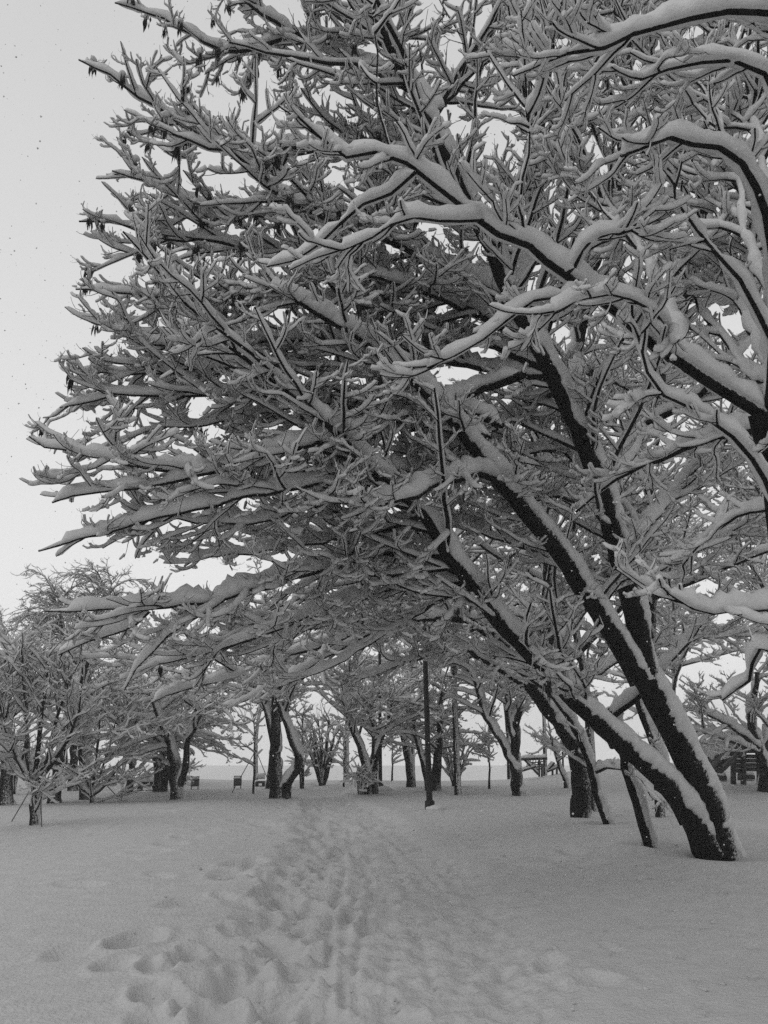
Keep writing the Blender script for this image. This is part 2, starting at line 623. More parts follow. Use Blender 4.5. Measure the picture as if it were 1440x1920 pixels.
    H += (.02 * vnoise(X, Y, 1.3, 6) + .006 * vnoise(X, Y, .4, 7)) * (1 - on) * nearm
    # little snow hollows round the trunks of the leaning trees
    for px, py, rr, dp in ((1345, 1590, .62, .16), (1216, 1590, .25, .08), (1140, 1548, .25, .08), (1092, 1532, .45, .1), (1295, 1555, .25, .07)):
        p = ground_hit(px, py)
        q = np.sqrt((X - p[0]) ** 2 + (Y - p[1]) ** 2) / rr
        H += -dp * np.exp(-q ** 2) + 0.5 * dp * np.exp(-((q - 1.8) / 0.5) ** 2)
    V = np.stack([X, Y, H], -1)
    a, b = V.shape[:2]
    idx = np.arange(a * b).reshape(a, b)
    q = np.stack([idx[:-1, :-1], idx[:-1, 1:], idx[1:, 1:], idx[1:, :-1]], -1).reshape(-1, 4)
    g = Geo()
    g.add(V, q)
    o = link("snowy_ground", g.mesh("snowy_ground", [M_GROUND]))
    o["kind"] = "structure"
    o["label"] = "snow-covered park ground with a trampled footpath winding away"
    return o

build_ground()

# ------------------------------------------------------------------ growing a tree from traced limbs
CROWN = [(205, -500), (225, 0), (215, 60), (140, 95), (150, 180), (165, 275), (240, 305), (190, 315), (140, 400), (122, 470), (140, 530), (110, 570),
         (120, 640), (105, 690), (130, 735), (90, 770), (45, 805), (38, 880), (75, 945), (60, 1045), (215, 1045), (270, 1070), (300, 1115), (230, 1118),
         (60, 1118), (55, 1165), (110, 1240), (205, 1330), (330, 1350), (450, 1330), (560, 1300), (700, 1300), (900, 1300), (1000, 1290), (1150, 1330),
         (1280, 1420), (1440, 1400), (1800, 1300), (1800, -500)]

def spawn(P, R, L, owner, n_each, s0, s1, lenf, ang, r_k, r_min, K, droop, upturn, wander, lateral=.75, up=.15, poly=None):
    """n_each children on every branch of the batch; returns their own batch"""
    n_each = np.asarray(n_each, int)
    idx = np.repeat(np.arange(len(P)), n_each)
    if len(idx) == 0:
        return np.zeros((0, K, 3)), np.zeros((0, K)), np.zeros(0), np.zeros(0, int)
    # even spacing with jitter along each branch
    first = np.concatenate([[0], np.cumsum(n_each)[:-1]])
    k = np.arange(len(idx)) - first[idx]
    s = s0 + (s1 - s0) * (k + rng.uniform(0, 1, len(idx))) / np.maximum(n_each[idx], 1)
    p, t, r = sample(P, R, idx, s)
    d = child_dirs(t, ang[0], ang[1], lateral, up)
    ln = lenf(L[idx], s)
    C = grow(p, d, ln, K, droop, upturn, wander)
    keep = np.ones(len(C), bool)
    if poly is not None:
        x, y, z = proj(C[:, -1])
        x2, y2, z2 = proj(C[:, K // 2])
        keep = in_poly(x, y, poly) & in_poly(x2, y2, poly) & (z > 2.6)
    C, ln, r, own = C[keep], ln[keep], r[keep], owner[idx][keep]
    r0 = np.maximum(np.minimum(r * 0.7, r_k * (0.35 + ln)), r_min)
    rr = r0[:, None] * np.linspace(1, 0.35, K)[None, :]
    rr = np.maximum(rr, r_min * 0.6)
    return C, rr, ln, own

# fine twig sprays, modelled once each and set along the branches thousands of times by geometry nodes
SPRAY_PITCH = (-28, 4, 34)
NVAR = 5
def make_spray(k, pitch, snow, col):
    global rng
    keep, rng = rng, np.random.default_rng(500 + k)
    gt, gs = Geo(), Geo()
    th = math.radians(pitch)
    d = np.array([[math.cos(th), 0, math.sin(th)]])
    P = grow(np.zeros((1, 3)), d, np.array([.5]), 8, .14, .52, .11)
    R = np.linspace(.0098, .0055, 8)[None]
    L = np.array([.5])
    add_tubes(gt, P, R, 5)
    if snow > 0:
        add_snow(gs, P, R, L, 7, snow * .95, rings=12)
    z0 = np.array([0])
    P4, R4, L4, _ = spawn(P, R, L, z0, [5], .2, 1.0, lambda l, s: rng.uniform(.16, .36, len(s)) * (1.1 - .5 * s), (24, 56), .015, .0058, 5, .10, .60, .15, lateral=.6, up=.12)
    add_tubes(gt, P4, R4, 3)
    if snow > 0:
        m = rng.random(len(P4)) < .85
        add_snow(gs, P4[m], R4[m], L4[m], 6, snow * .88, rings=6)
    P5, R5, L5, _ = spawn(P4, R4, L4, np.zeros(len(P4), int), rng.integers(0, 3, len(P4)), .3, 1.0, lambda l, s: rng.uniform(.07, .16, len(s)), (20, 52), .012, .0042, 4, 0, .5, .2, lateral=.4, up=.4)
    add_tubes(gt, P5, R5, 3)
    if snow > 0:
        m = rng.random(len(P5)) < .3
        add_snow(gs, P5[m], R5[m], L5[m], 5, snow * .7, rings=4)
    g = Geo()
    g.add(np.concatenate(gt.v), np.concatenate(gt.q), None, 0)
    if gs.v:
        g.add(np.concatenate(gs.v), np.concatenate(gs.q), None, 1)
    o = bpy.data.objects.new("twig_spray_model", g.mesh("twig_spray_model", [M_TWIG, M_SNOW]))
    col.objects.link(o)
    rng = keep
def make_set(name, snow):
    col = bpy.data.collections.new(name)
    k = 0
    for p in SPRAY_PITCH:
        for v in range(NVAR):
            make_spray(k, p, snow, col)
            k += 1
    ng = bpy.data.node_groups.new(name, 'GeometryNodeTree')
    ng.interface.new_socket("Geometry", in_out='INPUT', socket_type='NodeSocketGeometry')
    ng.interface.new_socket("Geometry", in_out='OUTPUT', socket_type='NodeSocketGeometry')
    N, Lk = ng.nodes, ng.links
    gi, go = N.new("NodeGroupInput"), N.new("NodeGroupOutput")
    ip = N.new("GeometryNodeInstanceOnPoints")
    ci = N.new("GeometryNodeCollectionInfo")
    ci.inputs[0].default_value = col
    ci.inputs["Separate Children"].default_value = True
    ci.inputs["Reset Children"].default_value = True
    def attr(nm, ty):
        a = N.new("GeometryNodeInputNamedAttribute")
        a.data_type = ty
        a.inputs[0].default_value = nm
        return a.outputs[0]
    cx = N.new("ShaderNodeCombineXYZ")
    er = N.new("FunctionNodeEulerToRotation")
    Lk.new(attr("yaw", 'FLOAT'), cx.inputs[2])
    Lk.new(cx.outputs[0], er.inputs[0])
    Lk.new(gi.outputs[0], ip.inputs["Points"])
    Lk.new(ci.outputs[0], ip.inputs["Instance"])
    ip.inputs["Pick Instance"].default_value = True
    Lk.new(attr("pick", 'INT'), ip.inputs["Instance Index"])
    Lk.new(er.outputs[0], ip.inputs["Rotation"])
    Lk.new(attr("size", 'FLOAT'), ip.inputs["Scale"])
    Lk.new(ip.outputs[0], go.inputs[0])
    return ng
SPRAYS = make_set("snowy_sprays", 1.0)
SPRAYS_HEAVY = make_set("heavy_sprays", 1.35)
SPRAYS_BARE = make_set("bare_sprays", 0.35)

def spray_object(name, p, yaw, pick, size, ng, origin, parent):
    me = bpy.data.meshes.new(name)
    me.vertices.add(len(p))
    me.vertices.foreach_set("co", (p - np.asarray(origin, float)).astype(np.float32).ravel())
    for nm, ty, arr in (("yaw", 'FLOAT', yaw.astype(np.float32)), ("pick", 'INT', pick.astype(np.int32)), ("size", 'FLOAT', size.astype(np.float32))):
        at = me.attributes.new(nm, ty, 'POINT')
        at.data.foreach_set("value", arr)
    me.materials.append(M_SNOW)
    o = link(name, me, parent)
    md = o.modifiers.new("scatter", 'NODES')
    md.node_group = ng
    o["kind"] = "stuff"
    return o

seed_spots = []   # (point, size, owner tree)

def grow_tree(root, limbs, origin, poly=None, dens=1.0, tw=1.0, l2len=(.5, 1.9), lev=4, sides=(9, 5, 4, 3), seeds=0.0, droop=.12, upturn=.22,
              bare=0.4, snow_amt=1.0, l2ratio=.42, detail=True, merge=False, rs=1.0, n2s=.165, d3=None, curl=1.0, sprays=None, spr=(.45, 1.0), per_m=4.3, ang2=(22, 60)):
    """limbs: list of dicts P (k,3), R (k), name, s0 (where side branches begin). Each limb is a part; its twigs, sprays and snow are sub-parts."""
    sprays = sprays or SPRAYS
    K2 = 9 if detail else 7
    P2, R2, L2, O2 = [], [], [], []
    for i, lb in enumerate(limbs):
        P, R, Ln = lb["P"][None], lb["R"][None], np.array([lb["L"]])
        s0 = lb.get("s0", .15)
        n = int(lb["L"] * (1 - s0) / n2s * dens * lb.get("dens", 1.0))
        if n < 1:
            continue
        sc2 = lb.get("l2", 1.0)
        c = spawn(P, R, Ln, np.array([i]), [n], s0, 1.0,
                  lambda l, s: np.clip(l * l2ratio * (1 - .5 * s), l2len[0], l2len[1]) * sc2 * rng.uniform(.5, 1.15, len(s)),
                  ang2, .0125 * rs, .0085 * rs, K2, droop, upturn, .11 * math.sqrt(9 / K2), lateral=.6, poly=poly)
        P2.append(c[0]); R2.append(c[1]); L2.append(c[2]); O2.append(c[3])
        if lb.get("fan", True) and lb["R"][-1] < .05:      # forked end of the limb
            c = spawn(P, R, Ln, np.array([i]), [4], .86, 1.0, lambda l, s: rng.uniform(.3, .75, len(s)) * sc2 ** .5,
                      (14, 48), .014 * rs, .0085 * rs, K2, droop * .5, upturn * 1.2, .1, lateral=.55, poly=poly)
            P2.append(c[0]); R2.append(c[1]); L2.append(c[2]); O2.append(c[3])
    P2, R2, L2, O2 = (np.concatenate(a) for a in (P2, R2, L2, O2))
    kp = (P2[:, -1, 2] - P2[:, 0, 2]) / L2 > -.55          # no stray hanging strands
    if d3 is None:
        P2, R2, L2, O2 = P2[kp], R2[kp], L2[kp], O2[kp]
    # fine sprays along the side branches
    n3 = np.clip((L2 * per_m * tw + rng.uniform(0, 1, len(L2))).astype(int), 1, 16)
    idx = np.repeat(np.arange(len(P2)), n3)
    first = np.concatenate([[0], np.cumsum(n3)[:-1]])
    s = .10 + .90 * (np.arange(len(idx)) - first[idx] + rng.uniform(0, 1, len(idx))) / n3[idx]
    sp, st, sr = sample(P2, R2, idx, s)
    sd = child_dirs(st, 24, 60, .55, .10)
    sd[:, 2] -= droop * .5
    if d3 is not None:
        sd[:, 2] -= d3
    sd = norm(sd)
    size = rng.uniform(spr[0], spr[1], len(idx)) * (1.15 - .45 * s) * np.clip(.55 + L2[idx] * .6, .6, 1.1)
    pit = np.degrees(np.arcsin(np.clip(sd[:, 2], -1, 1)))
    cl = np.argmin(np.abs(pit[:, None] - np.array(SPRAY_PITCH)[None]), 1)
    pick = cl * NVAR + rng.integers(0, NVAR, len(idx))
    yaw = np.arctan2(sd[:, 1], sd[:, 0])
    if poly is not None:
        tip = sp + sd * (size * .5)[:, None]
        x, y, z = proj(tip)
        k = in_poly(x, y, poly) & (z > 2.4)
    else:
        k = np.ones(len(idx), bool)
    sp, yaw, pick, size, so, sd = sp[k], yaw[k], pick[k], size[k], O2[idx][k], sd[k]
    SB, S2, S3, S4 = sides
    if merge:
        gb, gt, gs = Geo(), Geo(), Geo()
    for i, lb in enumerate(limbs):
        if not merge:
            gb, gt, gs = Geo(), Geo(), Geo()
        P, R = lb["P"][None], lb["R"][None]
        thick = lb["R"].max() > .075
        add_tubes(gb, P, R, 16 if thick else SB, .02 if thick else 0.0)
        add_snow(gs, P, R, np.array([lb["L"]]), SB + 1, lb.get("snow", 1.0) * snow_amt, thick=thick, hmax=.115, rings=int(np.clip(lb["L"] / (.024 if thick else .06), 8, 260)) if detail else int(np.clip(lb["L"] / .08, 6, 60)))
        m2 = O2 == i
        add_tubes(gt, P2[m2], R2[m2], S2)
        add_snow(gs, P2[m2], R2[m2], L2[m2], S2 + 2, snow_amt * .75, hmax=.075, rings=16 if detail else 9)
        m3 = so == i
        if detail and m3.any():
            bj = np.where(m2)[0]
            bj = bj[(rng.random(len(bj)) < .5) & (np.abs(P2[bj, 2, 2] - P2[bj, 0, 2]) < .5 * np.linalg.norm(P2[bj, 2] - P2[bj, 0], axis=1)) & (R2[bj, 0] > .012)]
            add_blobs(gs, P2[bj, 1] + np.array([0, 0, .03]), P2[bj, 2] - P2[bj, 0], rng.uniform(.03, .05, len(bj)) * snow_amt)
        if not merge:
            o = link(lb.get("name", "limb"), gb.mesh("limb_bark", [M_BARK], origin), root)
            if gt.v:
                t = link("twigs", gt.mesh("twigs", [M_TWIG], origin), o)
                t["kind"] = "stuff"
            sn = link("snow_load", gs.mesh("snow_load", [M_SNOW], origin), o)
            sn["kind"] = "stuff"
            if m3.any():
                spray_object("twig_sprays", sp[m3], yaw[m3], pick[m3], size[m3], sprays, origin, o)
        if seeds > 0:
            cand = np.where(m3)[0]
            cand = cand[rng.random(len(cand)) < seeds * lb.get("seeds", .06)]
            for c in cand:
                seed_spots.append((sp[c] + sd[c] * size[c] * .25 - np.asarray(origin), rng.uniform(1.0, 1.8), root))
    if merge:
        o = link("trunk", gb.mesh("trunk", [M_BARK], origin), root)
        t = link("crown", gt.mesh("crown", [M_TWIG], origin), root)
        t["kind"] = "stuff"
        sn = link("snow_load", gs.mesh("snow_load", [M_SNOW], origin), root)
        sn["kind"] = "stuff"
        spray_object("twig_sprays", sp, yaw, pick, size, sprays, origin, root)

def limb(pts, r0, r1, name="limb", step=.17, rp=1.0, wig=.012, **kw):
    """pts: (column, row, depth) along the limb, carried into space"""
    W = [unproj(*p) for p in pts]
    P, L = catmull(W, 8)
    K = int(np.clip(L / step, 7, 60))
    P, L = catmull(W, K)
    P[1:-1] += rng.normal(size=(K - 2, 3)) * wig
    R = r1 + (r0 - r1) * (1 - np.linspace(0, 1, K)) ** rp
    if name == "trunk":                  # root flare
        R = R * (1 + .4 * np.exp(-np.linspace(0, 1, K) * L / .22))
    d = dict(P=P, R=R, L=L, name=name)
    d.update(kw)
    return d

# ------------------------------------------------------------------ the big leaning tree at the right
gA = ground_hit(1350, 1592)
zA = float((gA - CAM) @ FWD)
kz = zA / 12.0
def D(z):
    return z * kz
limbs_A = [
    limb([(1362, 1625, D(12.05)), (1348, 1580, D(12)), (1318, 1480, D(11.85)), (1272, 1385, D(11.7)), (1208, 1265, D(11.5))], .215, .175, "trunk", dens=0, s0=.9, wig=.008),
    limb([(1330, 1590, D(12)), (1262, 1480, D(11.6)), (1180, 1405, D(11.3)), (1100, 1332, D(11)), (1010, 1240, D(10.6)), (940, 1170, D(10.3)), (880, 1090, D(10)), (835, 1030, D(9.8)),
          (795, 965, D(9.6)), (700, 880, D(9.1)), (620, 800, D(8.8)), (520, 720, D(8.5)), (430, 650, D(8.2))], .175, .02, "trunk", s0=.30, rp=.95, wig=.008),
    limb([(1215, 1285, D(11.5)), (1150, 1190, D(11.1)), (1085, 1090, D(10.6)), (1030, 1010, D(10.3)), (980, 950, D(10.1)), (932, 893, D(9.9))], .135, .10, "limb", s0=.3, dens=.6, wig=.008),
    limb([(938, 900, D(9.9)), (860, 800, D(9.6)), (760, 700, D(9.2)), (640, 610, D(8.8)), (500, 540, D(8.4))], .085, .018),
    limb([(950, 905, D(9.9)), (905, 885, D(9.7)), (850, 898, D(9.3)), (790, 918, D(9)), (730, 945, D(8.8)), (685, 942, D(8.6))], .06, .02, snow=1.25),
    limb([(1212, 1275, D(11.5)), (1190, 1150, D(11.2)), (1165, 1050, D(11)), (1130, 930, D(10.7)), (1095, 830, D(10.5)), (1030, 690, D(10.2)), (960, 560, D(10)), (880, 380, D(9.8)),
          (800, 220, D(9.5)), (735, 90, D(9.3)), (680, -40, D(9.2)), (640, -130, D(9.1))], .15, .03, "limb", s0=.2, rp=.9, wig=.008),
    # long layered branches sweeping out over the path
    limb([(985, 700, D(10)), (870, 745, 8.7), (760, 785, 8.1), (640, 822, 7.6), (520, 848, 7.3), (420, 866, 7.1), (330, 884, 7), (240, 868, 6.9), (160, 850, 6.8), (90, 840, 6.7), (55, 818, 6.7)], .055, .010, snow=1.2, l2=.62),
    limb([(520, 850, 7.3), (430, 880, 7.1), (330, 903, 7), (230, 922, 6.9), (150, 930, 6.8), (98, 942, 6.8)], .03, .010, snow=1.2, l2=.6),
    limb([(985, 955, D(10)), (900, 880, 9.1), (780, 880, 8.3), (640, 900, 7.8), (520, 922, 7.4), (420, 942, 7.2), (320, 965, 7), (240, 985, 6.9), (170, 1002, 6.8), (72, 1033, 6.7)], .055, .010, snow=1.15, l2=.6),
    limb([(800, 970, D(9.6)), (700, 935, 8.8), (600, 945, 8.2), (500, 975, 7.8), (420, 985, 7.5), (330, 972, 7.3), (260, 955, 7.2)], .04, .010, snow=1.1, l2=.6),
    limb([(845, 1045, D(9.8)), (720, 1035, 9), (640, 1058, 8.4), (560, 1080, 8), (480, 1105, 7.7), (420, 1122, 7.5), (350, 1133, 7.2), (270, 1143, 7), (180, 1140, 6.8), (85, 1145, 6.7)], .06, .010, snow=1.25, l2=.6),
    limb([(420, 1124, 7.5), (365, 1160, 7.3), (310, 1198, 7.2), (265, 1240, 7.1), (232, 1295, 7)], .022, .009, l2=.6),
    limb([(280, 1146, 7), (235, 1185, 6.9), (170, 1200, 6.8), (110, 1228, 6.8)], .018, .008, l2=.6),
    limb([(880, 1090, D(10)), (760, 1100, 9.3), (640, 1130, 8.7), (520, 1180, 8.2), (420, 1215, 8), (330, 1240, 7.8), (250, 1250, 7.7)], .045, .010, l2=.8),
    limb([(795, 965, D(9.6)), (700, 1000, 9.1), (600, 1015, 8.6), (500, 1035, 8.2), (420, 1040, 8), (345, 1062, 7.8)], .04, .010, l2=.8),
    limb([(835, 1030, D(9.8)), (740, 1085, 9.4), (630, 1140, 8.9), (520, 1165, 8.5), (440, 1190, 8.3), (375, 1235, 8.1)], .04, .010, l2=.8),
    limb([(880, 1090, D(10)), (800, 1140, 9.7), (710, 1195, 9.3), (620, 1250, 9), (540, 1280, 8.8)], .035, .010, l2=.8),
    limb([(760, 930, 9.2), (660, 905, 8.8), (560, 900, 8.5), (460, 915, 8.3), (380, 925, 8.2)], .03, .010, l2=.8),
    limb([(880, 800, D(9.6)), (700, 805, 8.7), (560, 795, 8.3), (440, 788, 8.1), (350, 802, 8), (290, 800, 7.9)], .035, .010, l2=.8),
    # upper left
    limb([(770, 165, D(9.4)), (640, 98, 9.1), (540, 55, 8.9), (470, 8, 8.8), (420, -40, 8.7)], .055, .015, seeds=1.6),
    limb([(885, 390, D(9.8)), (760, 310, 9.4), (620, 275, 9), (480, 285, 8.7), (400, 262, 8.5), (340, 232, 8.3), (270, 185, 8.1), (200, 140, 8), (148, 112, 8)], .06, .010, seeds=1.8, l2=.7),
    limb([(965, 570, D(10)), (840, 500, 9.2), (700, 440, 8.5), (590, 400, 7.9), (520, 365, 7.6), (450, 300, 7.3), (390, 275, 7.2), (322, 250, 7.1)], .06, .012, snow=1.2, seeds=1.6, l2=.8),
    limb([(1000, 640, D(10)), (850, 565, 9.4), (700, 520, 9), (560, 480, 8.6), (420, 455, 8.3), (310, 448, 8.1), (220, 418, 8), (148, 415, 7.9)], .055, .010, seeds=1.6, l2=.8),
    limb([(1025, 690, D(10.2)), (860, 625, 9.5), (700, 580, 9), (540, 560, 8.5), (380, 562, 8.1), (240, 552, 7.9), (142, 542, 7.8)], .055, .010, seeds=1.4, l2=.8),
    limb([(1040, 710, D(10.2)), (850, 680, 9.4), (650, 640, 8.8), (480, 640, 8.3), (340, 655, 7.9), (245, 628, 7.7), (130, 582, 7.6)], .05, .010, l2=.8, seeds=.6),
    limb([(940, 800, D(9.8)), (760, 720, 9.1), (560, 690, 8.5), (400, 690, 8.1), (260, 700, 7.8), (142, 690, 7.6)], .05, .010, l2=.8, seeds=.5),
    limb([(920, 820, D(9.7)), (700, 770, 8.7), (500, 742, 8.1), (330, 742, 7.7), (225, 742, 7.5), (112, 764, 7.4)], .045, .010, l2=.75, seeds=.4),
    limb([(740, 95, D(9.3)), (620, 20, 9.3), (500, -60, 9.2), (380, -110, 9.1)], .05, .014, seeds=1.5),
    limb([(560, 62, 8.9), (440, 95, 8.8), (350, 60, 8.7), (280, 25, 8.7), (215, 5, 8.6)], .03, .009, seeds=2, l2=.8),
    limb([(600, 415, 8.6), (480, 400, 8.4), (380, 385, 8.3), (290, 345, 8.2), (210, 320, 8.1)], .03, .009, seeds=1.8, l2=.8),
    # upper middle and right, above the trunk
    limb([(800, 225, D(9.5)), (870, 150, 9.7), (930, 40, 9.7), (960, -60, 9.7)], .06, .02, seeds=1.3),
    limb([(960, 560, D(10)), (1000, 440, 10.2), (1000, 310, 10.2), (1025, 150, 10.2), (1045, -30, 10.2)], .11, .04, seeds=1),
    limb([(1130, 930, D(10.7)), (1200, 800, 11), (1265, 620, 11), (1320, 420, 11), (1335, 200, 11), (1325, -60, 11)], .13, .04, s0=.3),
    limb([(1095, 835, D(10.5)), (1080, 690, 10.8), (1110, 520, 10.9), (1160, 350, 10.9), (1180, 150, 10.9), (1170, -40, 10.9)], .09, .03, s0=.2),
    limb([(1200, 800, 11), (1310, 740, 10.5), (1400, 640, 10), (1500, 560, 9.8)], .06, .02),
    limb([(1165, 1050, D(11)), (1260, 930, 11), (1350, 830, 11), (1450, 760, 11)], .07, .02, s0=.2),
    limb([(1030, 690, D(10.2)), (930, 610, 9.6), (820, 560, 9), (700, 520, 8.4), (610, 500, 8)], .05, .015, snow=1.2),
    limb([(1010, 640, D(10.1)), (1060, 540, 9.4), (1100, 470, 9), (1160, 440, 8.6), (1200, 425, 8.4)], .045, .015, snow=1.2),
    limb([(880, 385, D(9.8)), (790, 370, 9.2), (700, 400, 8.8), (610, 395, 8.5)], .04, .012),
    limb([(1085, 1090, D(10.6)), (1020, 1040, 10.2), (930, 1010, 9.8), (840, 970, 9.4)], .04, .012),
    limb([(1180, 1110, D(11.2)), (1280, 1040, 11), (1380, 1000, 11), (1480, 960, 11)], .05, .015),
    limb([(1165, 1050, D(11)), (1100, 960, 10.2), (1040, 930, 9.6), (960, 960, 9.2), (900, 1000, 8.8)], .04, .012),
    limb([(1130, 930, D(10.7)), (1060, 850, 10), (980, 850, 9.4), (880, 880, 9), (800, 905, 8.6)], .045, .012),
    limb([(1050, 730, D(10.2)), (1000, 760, 9.6), (940, 800, 9.1), (870, 830, 8.7), (820, 845, 8.4)], .04, .012, snow=1.2),
]
tree_A = thing("leaning_tree", "big dark tree with two thick trunks leaning left over the path from one base", "tree", gA)
grow_tree(tree_A, limbs_A, gA, poly=CROWN, seeds=.30, dens=.95, droop=.15, upturn=.26)

# ------------------------------------------------------------------ the upright-based tree behind it, arching over the path
gB = ground_hit(1092, 1534)
zB = float((gB - CAM) @ FWD)
limbs_B = [
    limb([(1092, 1560, zB), (1090, 1525, zB), (1085, 1430, zB), (1062, 1372, zB - .1), (1002, 1292, zB - .4), (945, 1210, zB - .8), (870, 1158, zB - 1.6), (760, 1160, zB - 2.8), (680, 1180, zB - 3.4),
          (600, 1210, zB - 4), (520, 1232, zB - 4.5), (430, 1272, zB - 5), (350, 1292, zB - 5.2), (282, 1318, zB - 5.4)], .215, .012, "trunk", s0=.38, rp=1.15, snow=.9, l2=.7),
    limb([(1050, 1355, zB - .1), (1045, 1250, zB + .2), (1025, 1120, zB + .3), (1028, 1000, zB + .4), (1010, 880, zB + .5), (980, 760, zB + .5)], .12, .03, s0=.3),
    limb([(1002, 1292, zB - .4), (900, 1232, zB - 1), (860, 1215, zB - 1.4), (780, 1235, zB - 2), (700, 1262, zB - 2.4), (620, 1290, zB - 2.8)], .08, .015, s0=.2),
    limb([(945, 1210, zB - .8), (880, 1120, zB - .8), (800, 1060, zB - 1), (690, 1010, zB - 1.4), (560, 1000, zB - 1.8), (460, 1020, zB - 2)], .08, .02, s0=.15),
    limb([(870, 1158, zB - 1.6), (760, 1110, zB - 2), (640, 1100, zB - 2.5), (540, 1130, zB - 2.8), (460, 1170, zB - 3)], .06, .012),
    limb([(760, 1160, zB - 2.8), (660, 1205, zB - 3.2), (560, 1262, zB - 3.6), (470, 1310, zB - 3.9), (400, 1335, zB - 4)], .04, .010, l2=.8),
    limb([(860, 1215, zB - 1.4), (760, 1190, zB - 1.8), (650, 1170, zB - 2.2), (540, 1190, zB - 2.5), (450, 1230, zB - 2.7)], .04, .010, l2=.8),
    limb([(1040, 1220, zB), (1120, 1120, zB + .4), (1220, 1060, zB + .6), (1320, 1010, zB + .8), (1420, 980, zB + 1)], .07, .02),
    limb([(1060, 1300, zB), (1180, 1230, zB + .5), (1290, 1200, zB + .6), (1400, 1190, zB + .8)], .07, .02),
]
tree_B = thing("arching_tree", "dark trunk standing upright then arching left over the path behind the leaning pair", "tree", gB)
grow_tree(tree_B, limbs_B, gB, poly=CROWN, dens=.8, tw=.9)

# ------------------------------------------------------------------ thin slanting stems between the trunks
def stem_tree(label, pts, r0, r1, extra=(), dens=.5, **kw):
    g = ground_hit(pts[0][0], pts[0][1])
    z = float((g - CAM) @ FWD)
    ps = [(pts[0][0] + 6, pts[0][1] + 25, z)] + [(a, b, z + c) for a, b, c in pts]
    L = [limb(ps, r0, r1, "trunk", s0=.35, dens=dens, l2=.6, wig=.008, **kw)]
    for e in extra:
        L.append(limb([(a, b, z + c) for a, b, c in e], r1 * 1.1, .008, "limb", dens=.7, l2=.6))
    root = thing("slanting_stem", label, "tree", g, "thin slanting stems by the leaning tree")
    grow_tree(root, L, g, poly=CROWN_LOW, dens=1, tw=.9)
    return root
CROWN_LOW = [(0, -500), (1800, -500), (1800, 1560), (900, 1560), (800, 1300), (0, 1330)]
stem_tree("thin snow-crusted stem in front, left of the big leaning trunk base", [(1218, 1585, 0), (1200, 1530, -.1), (1182, 1465, -.2), (1162, 1395, -.3), (1146, 1330, -.4)], .07, .05,
          [[(1145, 1345, -.4), (1190, 1310, -.5), (1250, 1250, -.6), (1310, 1180, -.6), (1350, 1110, -.6)], [(1150, 1400, -.3), (1110, 1330, -.5), (1060, 1290, -.7), (1010, 1270, -.9)]], dens=.25)
stem_tree("thin snow-plastered stem leaning against the right of the black upright trunk", [(1140, 1546, 0), (1118, 1490, 0), (1105, 1430, -.1), (1078, 1370, -.2), (1040, 1310, -.3), (985, 1262, -.5)], .075, .04,
          [[(1108, 1450, 0), (1150, 1440, -.4), (1195, 1455, -.7), (1215, 1480, -.8)]], dens=.4)
stem_tree("short slanting stem behind the fork of the big leaning trunks", [(1292, 1556, 0), (1262, 1500, 0), (1235, 1420, .1), (1205, 1340, .2), (1180, 1270, .3), (1140, 1200, .4)], .085, .05, dens=.3)

